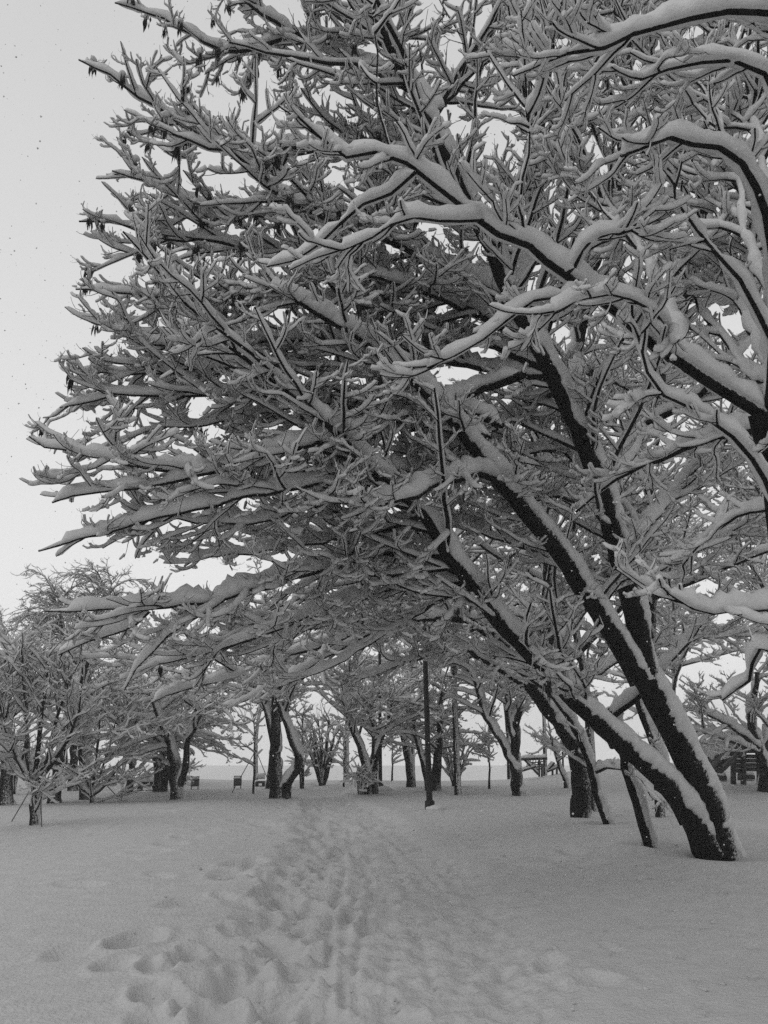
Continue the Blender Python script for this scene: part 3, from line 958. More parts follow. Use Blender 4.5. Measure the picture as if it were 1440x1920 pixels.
# ------------------------------------------------------------------ the near tree at the right edge of the picture
gF = np.array([unproj(1560, 1700, 5.2)[0], unproj(1560, 1700, 5.2)[1], 0.0])
gF[2] = float(base_h(gF[0], gF[1]))
zF = 5.0
_tp = [tuple(gF - np.array([0, 0, .1]))]
def limbw(W, r0, r1, name, **kw):
    P, L = catmull(W, 8)
    K = int(np.clip(L / .17, 7, 60))
    P, L = catmull(W, K)
    R = r1 + (r0 - r1) * (1 - np.linspace(0, 1, K))
    d = dict(P=P, R=R, L=L, name=name)
    d.update(kw)
    return d
limbs_F = [
    limbw([gF - np.array([0, 0, .15]), unproj(1530, 1400, 5.1), unproj(1496, 1150, 5.05), unproj(1478, 1000, 5.0), unproj(1462, 880, 5.0), unproj(1436, 772, 5.0)], .17, .11, "trunk", dens=0, s0=.9),
    limb([(1440, 782, 5), (1370, 738, 4.95), (1290, 688, 4.9), (1180, 605, 4.8), (1060, 515, 4.7), (980, 458, 4.65), (900, 410, 4.6), (810, 345, 4.55), (735, 288, 4.5), (665, 295, 4.45), (600, 258, 4.4), (555, 215, 4.3)], 0.0465, 0.0068, s0=.12, dens=.45, snow=1.25, l2=.36, seeds=0),
    limb([(735, 290, 4.5), (715, 210, 4.5), (706, 110, 4.5), (700, 5, 4.5)], 0.0081, 0.0037, dens=.5, l2=.3, snow=.6),
    limb([(985, 462, 4.65), (975, 390, 4.6), (990, 300, 4.55), (985, 200, 4.5)], 0.0099, 0.0043, dens=.6, l2=.35),
    limb([(1060, 515, 4.7), (1095, 468, 4.6), (1140, 442, 4.5), (1195, 428, 4.4)], 0.0136, 0.0074, dens=.6, l2=.35, snow=1.4),
    limb([(1440, 785, 5), (1452, 640, 4.9), (1448, 480, 4.7), (1420, 350, 4.5), (1360, 285, 4.4), (1290, 262, 4.3), (1230, 262, 4.2), (1165, 292, 4.1)], 0.0372, 0.0112, s0=.4, dens=.6, l2=.4, snow=1.3),
    limb([(1452, 640, 4.9), (1480, 400, 4.5), (1500, 180, 4.2), (1470, 30, 4), (1380, 18, 3.9), (1290, 42, 3.9), (1200, 62, 3.8), (1130, 85, 3.8), (1062, 100, 3.8)], 0.0341, 0.0099, s0=.5, dens=.6, l2=.4, snow=1.3),
    limb([(1490, 250, 4.3), (1430, 150, 4.3), (1350, 110, 4.3), (1270, 130, 4.3), (1200, 150, 4.3)], 0.0186, 0.0074, dens=.7, l2=.4, snow=1.3),
    limb([(1500, 160, 4.4), (1440, 60, 4.6), (1330, -20, 4.6), (1200, -60, 4.6)], 0.0186, 0.0074, dens=.8, l2=.45, snow=1.2),
    limb([(1497, 1150, 5.05), (1440, 1140, 4.9), (1370, 1142, 4.7), (1300, 1146, 4.5), (1252, 1112, 4.4)], 0.0186, 0.0062, s0=.3, dens=.45, l2=.3, snow=1.6),
    limb([(1485, 1040, 5), (1432, 900, 4.9), (1395, 835, 4.8), (1330, 790, 4.8), (1250, 742, 4.7), (1210, 680, 4.7), (1185, 590, 4.6)], 0.0217, 0.0074, dens=.5, l2=.4, snow=1.25),
    limb([(1448, 640, 4.8), (1370, 500, 4.7), (1310, 430, 4.7), (1275, 380, 4.7), (1262, 310, 4.7)], 0.0186, 0.0062, dens=.7, l2=.4, snow=1.2),
    limb([(1260, 662, 4.85), (1240, 590, 4.6), (1170, 555, 4.4), (1100, 558, 4.3), (1040, 585, 4.2)], 0.0124, 0.0062, s0=.2, dens=.6, l2=.35, snow=1.5),
    limb([(1100, 545, 4.7), (1010, 560, 4.6), (940, 600, 4.6), (880, 650, 4.6), (800, 690, 4.6)], 0.0136, 0.0062, dens=.6, l2=.35, snow=1.2),
    limb([(905, 412, 4.6), (850, 415, 4.5), (800, 410, 4.4), (740, 412, 4.3), (690, 440, 4.3), (640, 470, 4.3)], 0.0136, 0.0062, dens=.6, l2=.4, snow=1.5),
    limb([(780, 322, 4.5), (720, 370, 4.6), (640, 420, 4.7), (580, 470, 4.8), (500, 500, 4.9)], 0.0124, 0.0062, dens=.6, l2=.45, snow=1.3),
    limb([(1510, 1250, 5.1), (1430, 1215, 5.2), (1398, 1275, 5.4), (1355, 1312, 5.6)], 0.0174, 0.0074, dens=.5, l2=.3, snow=1.2),
    limb([(1450, 720, 4.95), (1400, 700, 5.5), (1330, 600, 6), (1250, 480, 6.5), (1190, 400, 7)], 0.0248, 0.0093, dens=.7, l2=.6),
    limb([(1448, 560, 4.8), (1400, 450, 5.4), (1380, 320, 6), (1330, 180, 6.5), (1250, 100, 7)], 0.0248, 0.0093, dens=.7, l2=.6),
    limb([(1450, 700, 5), (1390, 560, 6), (1330, 420, 7), (1290, 260, 7.6), (1230, 120, 8), (1150, 20, 8.2)], .05, .015, dens=.9, l2=.7),
    limb([(1455, 620, 5), (1440, 420, 6), (1420, 240, 7), (1380, 90, 7.6), (1340, -40, 8)], .05, .015, dens=.9, l2=.7),
    limb([(1290, 690, 4.9), (1230, 520, 6), (1150, 400, 6.8), (1080, 260, 7.2), (1040, 120, 7.4), (1020, 10, 7.5)], .04, .013, dens=.9, l2=.7),
    limb([(1440, 800, 5.2), (1340, 820, 6.2), (1240, 860, 7), (1150, 900, 7.5), (1080, 960, 7.8)], .04, .013, dens=.9, l2=.6),
    limb([(1470, 960, 5), (1400, 960, 5.6), (1330, 1000, 6.2), (1280, 1060, 6.6)], 0.0186, 0.0074, dens=.7, l2=.5),
]
tree_F = thing("overhanging_tree", "nearest tree at the right edge reaching thick snow-laden limbs overhead", "tree", gF)
POLY_F = [(460, -500), (480, 560), (760, 760), (1100, 900), (1180, 1240), (1340, 1340), (1900, 1330), (1900, -500)]
grow_tree(tree_F, limbs_F, gF, poly=POLY_F, dens=1.0, tw=.9, l2len=(.7, 2.2), detail=True, upturn=.25, n2s=.17, sprays=SPRAYS_HEAVY, per_m=4.2, spr=(.5, 1.05), snow_amt=.85)

# ------------------------------------------------------------------ dry seed clusters hanging in the leaning tree's crown
def seed_mesh(k):
    r = np.random.default_rng(100 + k)
    g = Geo()
    n = 15
    for i in range(n):
        a = r.uniform(0, 6.28)
        top = np.array([r.normal(0, .014), r.normal(0, .014), -r.uniform(0, .03)])
        ln = r.uniform(.05, .12)
        tip = top + np.array([math.cos(a) * .03 * r.random(), math.sin(a) * .03 * r.random(), -ln])
        mid = .45 * top + .55 * tip
        w = r.uniform(.005, .009)
        sd = np.array([math.cos(a + 1.57), math.sin(a + 1.57), 0]) * w
        th = np.array([math.cos(a), math.sin(a), 0]) * w * .4
        g.add([top, mid + sd, mid + th, mid - sd, mid - th, tip], None,
              [(0, 1, 2), (0, 2, 3), (0, 3, 4), (0, 4, 1), (5, 2, 1), (5, 3, 2), (5, 4, 3), (5, 1, 4)], 0)
    b = BV * (1 + .1 * r.normal(size=(len(BV), 1))) * np.array([.030, .022, .016]) + np.array([0, 0, .010])
    g.add(b, BQ, BT, 1)
    return g.mesh("seed_cluster", [M_SEED, M_SNOW])
SEEDM = [seed_mesh(k) for k in range(4)]
rs_ = np.random.default_rng(8)
pick = rs_.permutation(len(seed_spots))[:290]
for j in pick:
    p, k, root = seed_spots[j]
    o = link("seed_cluster", SEEDM[int(j) % 4], root, tuple(p))
    o.rotation_euler = (0, 0, rs_.uniform(0, 6.28))
    o.scale = (k, k, k * rs_.uniform(.9, 1.4))

# ------------------------------------------------------------------ trees, saplings and shrubs of the background
def auto_limbs(stem, n, ln, ang, s0, s1, K=8, droop=.1, upturn=.15, wander=.1, r_k=.02, lateral=.3, up=.1):
    P, R = stem["P"][None], stem["R"][None]
    C, rr, L, _ = spawn(P, R, np.array([stem["L"]]), np.array([0]), [n], s0, s1, lambda l, s: rng.uniform(ln[0], ln[1], len(s)) * (1.15 - .5 * s),
                        ang, r_k, .012, K, droop, upturn, wander, lateral, up)
    return [dict(P=C[i], R=rr[i], L=L[i], s0=.15, name="limb") for i in range(len(C))]

def bg_tree(name, label, base, stems, r, n=10, ln=(.8, 1.6), ang=(30, 70), s0=.45, droop=.1, upturn=.15, rs=1.1, dens=.7, tw=.9, group=None, snow=.95,
            lev=3, cat="tree", r_end=.3, n2s=.21, l2len=(.35, 1.0), sn_t=.8, z=None, up=.1, d3=None, spr=(.4, .85), per_m=4.6):
    g = ground_hit(*base)
    zb = float((g - CAM) @ FWD)
    L = []
    for i, st in enumerate(stems):
        pts = [(a, b, zb + (c[0] if c else 0)) for a, b, *c in st]
        rr = r if np.isscalar(r) else r[i]
        if i == 0 or abs(st[0][1] - base[1]) < 6:
            pts = [(pts[0][0], pts[0][1] + 12, pts[0][2])] + pts
        sl = limb(pts, rr, rr * r_end, "trunk", step=.22, dens=.5, s0=s0, wig=.01 if rr < .1 else .015, snow=sn_t)
        L.append(sl)
    A = []
    for sl in L:
        A += auto_limbs(sl, n, ln, ang, s0, 1.0, droop=droop, upturn=upturn, up=up)
    root = thing(name, label, cat, g, group)
    grow_tree(root, L + A, g, dens=dens, tw=tw, l2len=l2len, lev=lev, sides=(6, 4, 3, 3), droop=droop, upturn=upturn, detail=False, merge=True, rs=rs, snow_amt=snow, n2s=n2s, d3=d3, sprays=SPRAYS_BARE if snow < .5 else SPRAYS, spr=spr, per_m=per_m)
    return root, g, zb

def guy_ropes(root, g, z, spots, h):
    """thin stays tied to a young trunk"""
    for px, py in spots:
        p = ground_hit(px, py)
        a = np.array([g[0], g[1], g[2] + h]); b = p
        gg = Geo()
        add_tubes(gg, np.array([[a, .5 * (a + b), b]]), np.full((1, 3), .012), 4)
        link("guy_rope", gg.mesh("guy_rope", [M_PALEWOOD], g), root)

GB = "park trees standing across the snow"
bg_tree("snowy_tree", "straight dark trunk at the far left edge of the picture", (12, 1508), [[(12, 1508), (10, 1400), (8, 1300), (14, 1220)]], .17, n=9, ln=(1.2, 2.0), s0=.5, group=GB)
rt, g, z = bg_tree("young_tree", "young tree with a forked vase crown and stays, nearest on the left", (63, 1546),
        [[(63, 1546), (63, 1500), (63, 1466)], [(63, 1470), (38, 1430), (18, 1380), (-5, 1300)], [(62, 1468), (50, 1400), (48, 1320), (40, 1220)], [(64, 1468), (72, 1400), (80, 1320), (90, 1230)],
         [(64, 1472), (95, 1435), (125, 1390), (150, 1330)], [(63, 1470), (90, 1420), (105, 1350), (130, 1270)], [(62, 1470), (20, 1410), (-30, 1370)]],
        [.075, .05, .05, .05, .05, .045, .04], n=6, ln=(.4, .8), s0=.3, rs=1.25, dens=.8, tw=.9, group="young trees tied with stays", lev=3, l2len=(.25, .6), r_end=.45, n2s=.16, spr=(.35, .7), per_m=5)
guy_ropes(rt, g, z, [(22, 1540), (78, 1550)], .9)
rt, g, z = bg_tree("young_tree", "low bowl-shaped young tree right of the nearest young tree", (172, 1506),
        [[(172, 1506), (172, 1482)], [(172, 1490), (145, 1470), (125, 1435), (112, 1390)], [(172, 1488), (158, 1440), (150, 1380), (148, 1320)], [(173, 1488), (180, 1430), (186, 1370), (190, 1310)],
         [(173, 1490), (198, 1470), (220, 1440), (238, 1420)], [(172, 1490), (192, 1440), (208, 1390), (222, 1340)], [(172, 1492), (130, 1455), (100, 1440)]],
        [.06, .04, .04, .04, .04, .035, .035], n=5, ln=(.4, .8), s0=.25, rs=1.3, dens=.8, tw=.8, group="young trees tied with stays", lev=3, l2len=(.25, .55), r_end=.4, n2s=.17, spr=(.35, .65), per_m=4)
guy_ropes(rt, g, z, [(228, 1502)], .7)
bg_tree("snowy_tree", "thick snow-plastered trunk leaning right between the two young trees", (100, 1506), [[(100, 1506), (108, 1460), (116, 1400), (140, 1320), (165, 1240)]], .15, n=10, ln=(1.3, 2.2), s0=.45, group=GB, sn_t=1.3)
bg_tree("snowy_tree", "dark straight trunk behind the bowl-shaped young tree, farther back", (136, 1482), [[(136, 1482), (138, 1430), (142, 1350), (140, 1250), (135, 1190)]], .14, n=12, ln=(1.4, 2.4), s0=.4, group=GB)
bg_tree("snowy_tree", "short dark trunk just left of the bowl-shaped young tree", (160, 1500), [[(160, 1500), (158, 1450), (152, 1370), (160, 1290)]], .14, n=8, ln=(1.0, 1.7), s0=.5, group=GB)
bg_tree("snowy_tree", "slim kinked dark trunk standing alone right of the young trees", (241, 1487), [[(241, 1487), (246, 1450), (246, 1425), (236, 1402), (228, 1375), (232, 1320)], [(240, 1405), (250, 1370), (262, 1330)]], [.11, .05], n=8, ln=(.8, 1.4), s0=.5, group=GB)
bg_tree("weeping_tree", "dark forked trunk under a broad drooping crown left of the litter bins", (333, 1498), [[(333, 1498), (327, 1450), (322, 1405), (300, 1345), (280, 1300)], [(335, 1470), (350, 1430), (352, 1395), (375, 1340), (400, 1310)]], [.17, .1],
        n=15, ln=(1.0, 1.9), ang=(35, 80), s0=.5, droop=.34, upturn=-.1, dens=.7, group=GB)
bg_tree("weeping_tree", "clump of dark stems with hanging twigs behind the forked tree near the bench", (300, 1484), [[(297, 1484), (294, 1440), (292, 1380), (300, 1320)], [(306, 1484), (315, 1440), (322, 1390), (350, 1330)], [(302, 1484), (305, 1430), (310, 1360)]], [.13, .1, .1],
        n=12, ln=(1.2, 2.2), ang=(40, 85), s0=.45, droop=.38, upturn=-.15, dens=.6, tw=.8, group=GB)
bg_tree("snowy_tree", "two-stemmed tree beside the path with one stem sharply kinked", (525, 1497),
        [[(519, 1497), (518, 1440), (516, 1390), (519, 1330), (523, 1270), (525, 1190)], [(531, 1494), (538, 1466), (561, 1428), (548, 1388), (528, 1335), (512, 1300), (488, 1270)], [(517, 1410), (503, 1350), (490, 1310), (470, 1280)]], [.19, .15, .09],
        n=10, ln=(1.0, 2.0), s0=.55, group=GB, sn_t=1.2, droop=.16)
bg_tree("snowy_tree", "slightly leaning grey trunk half hidden behind the two-stemmed tree", (509, 1478), [[(508, 1478), (512, 1420), (516, 1370), (515, 1300)]], .17, n=7, ln=(1.0, 1.8), s0=.6, group=GB)
bg_tree("weeping_birch", "tall weeping birch with fine bare hanging twigs above the left trees", (165, 1476), [[(165, 1470), (160, 1350), (155, 1230), (152, 1140)], [(160, 1330), (130, 1230), (112, 1150), (110, 1120)], [(158, 1300), (185, 1200), (195, 1130), (190, 1100)]], [.22, .12, .12],
        n=16, ln=(1.0, 1.9), ang=(15, 60), s0=.35, droop=-.02, upturn=-.8, dens=1.3, tw=.9, group=GB, snow=.3, rs=.95, l2len=(.8, 1.7), d3=.3, up=.5)
bg_tree("snowy_tree", "tree with two dark stems and a bush at its foot near the far pole", (694, 1487), [[(690, 1487), (686, 1440), (674, 1400), (655, 1350), (640, 1300)], [(699, 1487), (702, 1440), (710, 1400), (722, 1368), (738, 1310)], [(697, 1470), (700, 1390), (697, 1320)]], [.14, .11, .08],
        n=9, ln=(1.0, 1.9), s0=.5, group=GB, droop=.2)
bg_tree("snowy_tree", "dark trunk bending left with snow at its foot, left of the near pole", (769, 1476), [[(769, 1476), (766, 1430), (758, 1390), (746, 1345), (730, 1300)]], .14, n=9, ln=(1.0, 1.8), s0=.45, group=GB, droop=.2)
bg_tree("weeping_tree", "dark trunk with hanging twiggy branches right behind the near pole", (816, 1482), [[(816, 1482), (819, 1430), (824, 1380), (828, 1290)], [(806, 1482), (793, 1430), (780, 1380), (770, 1330)]], [.16, .11], n=13, ln=(1.0, 1.9), ang=(35, 80), s0=.4, droop=.36, upturn=-.15, dens=.7, group=GB, snow=.7)
bg_tree("snowy_tree", "v-forked tree with wide spread limbs between the pole and black trunk", (973, 1492), [[(973, 1492), (967, 1440), (966, 1395), (972, 1330), (980, 1280), (990, 1200)], [(967, 1445), (940, 1392), (905, 1332), (890, 1275), (868, 1248), (830, 1240)], [(966, 1400), (950, 1330), (955, 1270)]], [.17, .1, .08],
        n=10, ln=(1.0, 1.9), s0=.4, group=GB, sn_t=1.2)
bg_tree("snowy_tree", "thin wavy dark stem left of the black upright trunk", (1060, 1478), [[(1061, 1478), (1058, 1458), (1048, 1440), (1043, 1415), (1032, 1390)]], .06, n=6, ln=(.5, 1.0), s0=.5, group=GB, r_end=.5)
bg_tree("snowy_tree", "snow-laden tree at the right edge in front of the playground slide", (1436, 1484), [[(1438, 1484), (1432, 1435), (1420, 1395), (1408, 1350), (1420, 1260)], [(1422, 1400), (1378, 1366), (1335, 1342), (1290, 1330)], [(1426, 1410), (1360, 1385), (1310, 1372), (1270, 1365)], [(1430, 1420), (1450, 1350), (1470, 1280)]], [.19, .1, .07, .1],
        n=8, ln=(.8, 1.5), s0=.35, group=GB, sn_t=1.4)

# shrubs: many stems from one foot
def shrub(label, px, py, w, h, n=9, name="bare_shrub", r=.028):
    st = []
    for i in range(n):
        f = (i + .5) / n * 2 - 1
        st.append([(px + f * 4, py), (px + f * w * .35, py - h * .35), (px + f * w * .75 + rng.normal(0, 3), py - h * .75), (px + f * w + rng.normal(0, 4), py - h * (1 - .25 * abs(f)))])
        for k in range(1, 4):
            a = st[-1][k]
            st[-1][k] = (a[0], a[1], rng.normal(0, .35) * k / 3)
    return bg_tree(name, label, (px, py), st, r, n=4, ln=(.3, .6), s0=.25, rs=1.1, dens=.5, tw=.5, group="bare snowy shrubs", lev=3, cat="shrub", l2len=(.2, .45), r_end=.4, n2s=.22, spr=(.3, .6), per_m=4)
shrub("vase-shaped bare shrub right of the near pole", 854, 1474, 42, 90, 10)
shrub("small bare shrub at the foot of the two dark stems by the far pole", 676, 1489, 18, 42, 6, r=.018)
shrub("wide bushy multi-stemmed shrub between the kinked tree and the far pole", 604, 1473, 55, 130, 11, r=.05)
shrub("low bare shrub right behind the dark forked trunk near the bins", 343, 1470, 20, 40, 7, r=.018)
shrub("spreading bare shrub just right of the trunk at the left edge", 24, 1488, 32, 90, 7)
shrub("bare shrub left of the v-forked tree in the distance", 566, 1478, 14, 80, 4, r=.02)

# slim saplings
def sapling(label, px, py, h, stays=(), w=10):
    rt, g, z = bg_tree("sapling", label, (px, py), [[(px, py), (px + 1, py - h * .5), (px, py - h)]], .035, n=12, ln=(.35, .8), ang=(35, 60), s0=.35, rs=1.0, dens=.5, tw=.5, group="slim saplings", lev=3, l2len=(.2, .4), r_end=.3, spr=(.25, .5), per_m=4, snow=.6)
    if stays:
        guy_ropes(rt, g, z, stays, 1.2)
sapling("slim sapling with slanting stays left of the two-stemmed kinked tree", 476, 1488, 150, [(435, 1486), (512, 1486)])
sapling("slim straight sapling just right of the two-stemmed kinked tree", 567, 1479, 140)
sapling("small distant sapling between the far pole and the leftward-bending trunk", 735, 1466, 95)
sapling("slim sapling between the vase-shaped shrub and the v-forked tree", 917, 1480, 140)
sapling("tiny thin sapling left of the two dark stems by the far pole", 645, 1476, 90)

# ------------------------------------------------------------------ whole trees filling the view behind, copied from three models
def model_tree(name, seed, H, r, weep=False):
    global rng
    keep, rng = rng, np.random.default_rng(seed)
    W = [np.array([0, 0, -.3]), np.array([rng.normal(0, .1), rng.normal(0, .1), H * .3]), np.array([rng.normal(0, .35), rng.normal(0, .35), H * .62]), np.array([rng.normal(0, .5), rng.normal(0, .5), H * .95])]
    tr = limbw(W, r, r * .2, "trunk", dens=.4, s0=.5)
    A = auto_limbs(tr, 26, (H * .26, H * .45), (30, 75), .4 if weep else .3, 1.0, K=10, droop=.3 if weep else .1, upturn=-.05 if weep else .16, up=.25)
    for a in A:
        a["R"] = a["R"] * 1.2
    root = thing(name, "model", "tree", (0, 0, 0), "snowy trees massed behind")
    grow_tree(root, [tr] + A, (0, 0, 0), dens=.8, tw=.8, l2len=(.6, 1.6), lev=3, sides=(7, 4, 3, 3), droop=.3 if weep else .14, upturn=-.1 if weep else .2, detail=False, merge=True, rs=1.0, snow_amt=1.0, n2s=.24, spr=(.6, 1.1), per_m=3.6)
    rng = keep
    return root
MODELS = [model_tree("background_tree", 21, 11.5, .11), model_tree("background_tree", 22, 10.5, .10), model_tree("background_tree", 23, 9.0, .10, True)]
used = [False] * 3
def place(k, x, y, rz, s, label):
    src = MODELS[k]
    if not used[k]:
        used[k] = True
        o = src
    else:
        o = src.copy()
        COL.objects.link(o)
        for ch in src.children:
            c = ch.copy()
            c.parent = o
            COL.objects.link(c)
    o.location = (x, y, float(base_h(x, y)))
    o.rotation_euler = (0, 0, rz)
    o.scale = (s, s, s)
    o["label"] = label
place(0, 4.6, 17.5, .3, 1.0, "tall snowy tree directly behind the arching black trunk")
place(1, 5.7, 16.6, 1.9, 1.05, "tall snowy tree behind the big leaning trunks, near the right edge")
place(0, 10.6, 19.5, 2.6, 1.05, "tall snowy tree at the right, left of the playground slide")
place(1, 2.0, 21.5, 4.0, 1.0, "snowy tree behind the near pole with its crown merged into the canopy")
place(2, -1.4, 30.0, 1.0, 1.0, "pale drooping tree far back above the end of the path")
place(2, 5.0, 31.5, 3.6, 1.0, "pale drooping tree far back behind the v-forked tree")
place(1, 11.5, 31.0, 2.2, 1.0, "snowy tree far back behind the playground climbing frame")
place(0, 15.5, 29.0, 1.2, .95, "snowy tree far back behind the playground tower")
place(2, -11.5, 26.0, .4, .62, "drooping snowy tree far left behind the straight dark trunk")
place(1, -15.0, 30.0, 3.3, .55, "snowy tree at the far left edge in the back row")
place(1, 9.2, 6.0, .5, 1.0, "snowy tree crowding in from beyond the right edge of the picture")
place(2, -5.8, 36.0, 2.4, 1.0, "pale drooping tree far back above the two-stemmed kinked tree")
place(1, 1.4, 38.0, .8, 1.0, "pale snowy tree far back just left of the near pole")
place(0, 7.5, 37.0, 5.1, 1.0, "snowy tree far behind, right of the v-forked tree")
place(2, -12.5, 38.0, 1.7, .9, "pale drooping tree farthest back at the left above the bench")
place(2, -9.0, 31.5, 5.0, .6, "drooping snowy tree in the back row behind the slim kinked trunk")

# ------------------------------------------------------------------ poles, bins, benches, playground
def boxv(c, ax, ay, az):
    c, ax, ay, az = (np.asarray(v, float) for v in (c, ax, ay, az))
    v = [c + sx * ax + sy * ay + sz * az for sz in (-1, 1) for sx, sy in ((-1, -1), (1, -1), (1, 1), (-1, 1))]
    q = [(3, 2, 1, 0), (4, 5, 6, 7), (0, 1, 5, 4), (1, 2, 6, 5), (2, 3, 7, 6), (3, 0, 4, 7)]
    return v, q
X_, Y_, Z_ = np.eye(3)
def box_part(name, root, o, c, hx, hy, hz, mat, rot=0.0, smooth=False):
    g = Geo()
    ca, sa = math.cos(rot), math.sin(rot)
    v, q = boxv(c, hx * np.array([ca, sa, 0]), hy * np.array([-sa, ca, 0]), hz * Z_)
    g.add(v, q)
    return link(name, g.mesh(name, [mat], o, smooth), root)
def beam_part(name, root, o, a, b, w, h, mat, snow=0.0):
    a, b = np.asarray(a, float), np.asarray(b, float)
    t = norm(b - a)
    sd = norm(np.cross(t, Z_ + .01 * X_))
    u = np.cross(sd, t)
    g = Geo()
    v, q = boxv(.5 * (a + b), .5 * (b - a), sd * w, u * h)
    g.add(v, q)
    o1 = link(name, g.mesh(name, [mat], o, False), root)
    if snow > 0:
        g2 = Geo()
        K = 10
        P = a[None] + (b - a)[None] * np.linspace(.02, .98, K)[:, None] + u[None] * h * .6
        add_snow(g2, P[None], np.full((1, K), w), np.array([np.linalg.norm(b - a)]), 8, 1.0, hmax=snow, rings=14)
        link("snow_cap", g2.mesh("snow_cap", [M_SNOW], o), root)
    return o1

def pole(label, px, py, toppx, toppy, r, H):
    g = ground_hit(px, py)
    o = thing("metal_pole", label, "pole", g, "dark metal poles")
    a = g - Z_ * .15
    lean = (unproj(toppx, toppy, float((g - CAM) @ FWD) + .9)[0] - g[0]) / 3.6
    b = g + np.array([lean * H, 0, H])
    gg = Geo()
    P = np.array([[a, a * .7 + b * .3, a * .35 + b * .65, b]])
    add_tubes(gg, P, np.array([[r * 1.15, r, r * .9, r * .8]]), 12)
    link("post", gg.mesh("post", [M_METAL], g), o)
    gb = Geo()
    add_tubes(gb, np.array([[g - Z_ * .1, g + Z_ * .18, g + Z_ * .2]]), np.array([[r * 1.7, r * 1.7, r * 1.1]]), 12)
    link("base_collar", gb.mesh("base_collar", [M_METAL], g), o)
    gl = Geo()
    add_tubes(gl, np.array([[b, b + Z_ * .06, b + Z_ * .3, b + Z_ * .42, b + Z_ * .46]]), np.array([[r * .9, r * 1.4, r * 2.6, r * 2.2, .01]]), 12)
    link("lamp_head", gl.mesh("lamp_head", [M_METAL], g), o)
    gs = Geo()
    add_blobs(gs, np.array([g + np.array([.12, -.05, .02])]), np.array([[1.0, 0, 0]]), np.array([.14]))
    link("snow_cap", gs.mesh("snow_cap", [M_SNOW], g), o)
pole("tall thin dark metal pole beside the path, nearest", 806, 1518, 797, 1205, .065, 5.0)
pole("thin dark metal pole farther off beside the two dark stems", 713, 1483, 712, 1340, .055, 4.2)

def litter_bin(label, px, py):
    g = ground_hit(px, py + 6)
    d = float((g - CAM) @ FWD)
    s = d / FPX
    o = thing("litter_bin", label, "bin", g, "litter bins at the edge of the slope")
    hw = 6.2 * s
    for sx in (-1, 1):
        box_part("post", o, g, g + np.array([sx * hw, 0, 11 * s]), .012, .012, 11 * s, M_PALEWOOD)
    box_part("bucket", o, g, g + np.array([0, 0, 12 * s]), hw * .93, .16, 6.2 * s, M_PLASTIC)
    gg = Geo()
    add_blobs(gg, np.array([g + np.array([-.01, -.02, 18.4 * s])]), np.array([[1.0, 0, 0]]), np.array([hw * .72]))
    link("snow_cap", gg.mesh("snow_cap", [M_SNOW], g), o)
    box_part("top_bar", o, g, g + np.array([0, 0, 22.3 * s]), hw + .02, .015, .012, M_METAL)
litter_bin("square litter bin with snow on top, left one beside the forked dark trunk", 365, 1474)
litter_bin("square litter bin with snow on top, right one standing alone", 445, 1473)

def bench(label, px, py, w, h, back=True):
    g = ground_hit(px, py)
    s = float((g - CAM) @ FWD) / FPX
    o = thing("park_bench", label, "bench", g, "snowy park benches")
    for sx in (-.8, .8):
        box_part("leg", o, g, g + np.array([sx * w * s, 0, h * s * .5]), .03, .18, h * s * .5, M_METAL)
    beam_part("seat", o, g, g + np.array([-w * s, 0, h * s]), g + np.array([w * s, 0, h * s]), .2, .025, M_WOOD, .07)
    if back:
        beam_part("backrest", o, g, g + np.array([-w * s, .22, h * s * 1.9]), g + np.array([w * s, .22, h * s * 1.9]), .025, .13, M_WOOD, .05)
bench("dark bench under snow between the slim kinked trunk and the clump of stems", 276, 1482, 17, 9)
bench("small dark bench far off beyond the stayed sapling", 488, 1474, 8, 7, False)

# playground at the right
gP = ground_hit(1392, 1478)
zP = float((gP - CAM) @ FWD)
def pp(px, py, dz=0.0):
    return unproj(px, py, zP + dz)
o = thing("play_tower", "dark wooden playground tower with tube slide and plank chute, partly snow covered", "playground", gP)
c = [pp(1408, 1380, .5), pp(1385, 1391, .4), pp(1362, 1400, .3), pp(1340, 1413, .1), pp(1322, 1428, 0)]
P, L = catmull(c, 16)
gg = Geo()
add_tubes(gg, P[None], np.full((1, 16), .37), 20)
tube = link("tube_slide", gg.mesh("tube_slide", [M_PLASTIC], gP), o)
for k in (1, 6, 11, 15):
    t = norm(P[min(k + 1, 15)] - P[max(k - 1, 0)])
    gg = Geo()
    add_tubes(gg, np.array([[P[k] - t * .03, P[k] - t * .029, P[k] + t * .029, P[k] + t * .03]]), np.array([[.3, .41, .41, .3]]), 20)
    link("flange", gg.mesh("flange", [M_PLASTIC], gP), tube)
gg = Geo()
add_snow(gg, P[None], np.full((1, 16), .375), np.array([L]), 20, 1.0, thick=True, rings=30)
link("snow_load", gg.mesh("snow_load", [M_SNOW], gP), tube)
for (px, py0, py1) in ((1394, 1384, 1478), (1424, 1390, 1478), (1375, 1418, 1478)):
    beam_part("post", o, gP, pp(px, py1 + 4, .6), pp(px, py0, .6), .06, .06, M_WOOD)
for (a, b, y0, y1) in ((1377, 1393, 1414, 1449), (1396, 1422, 1414, 1446)):
    n = 4
    for i in range(n):
        y = y0 + (y1 - y0) * (i + .5) / n
        beam_part("board", o, gP, pp(a, y, .62), pp(b, y + .5, .62), .02, .5 * (y1 - y0) / n * zP / FPX * .93, M_WOOD)
beam_part("deck", o, gP, pp(1392, 1409, .6), pp(1424, 1408, .6), .4, .04, M_WOOD, .1)
ch = beam_part("chute", o, gP, pp(1394, 1398, .1), pp(1344, 1448, -.6), .16, .03, M_WOOD)
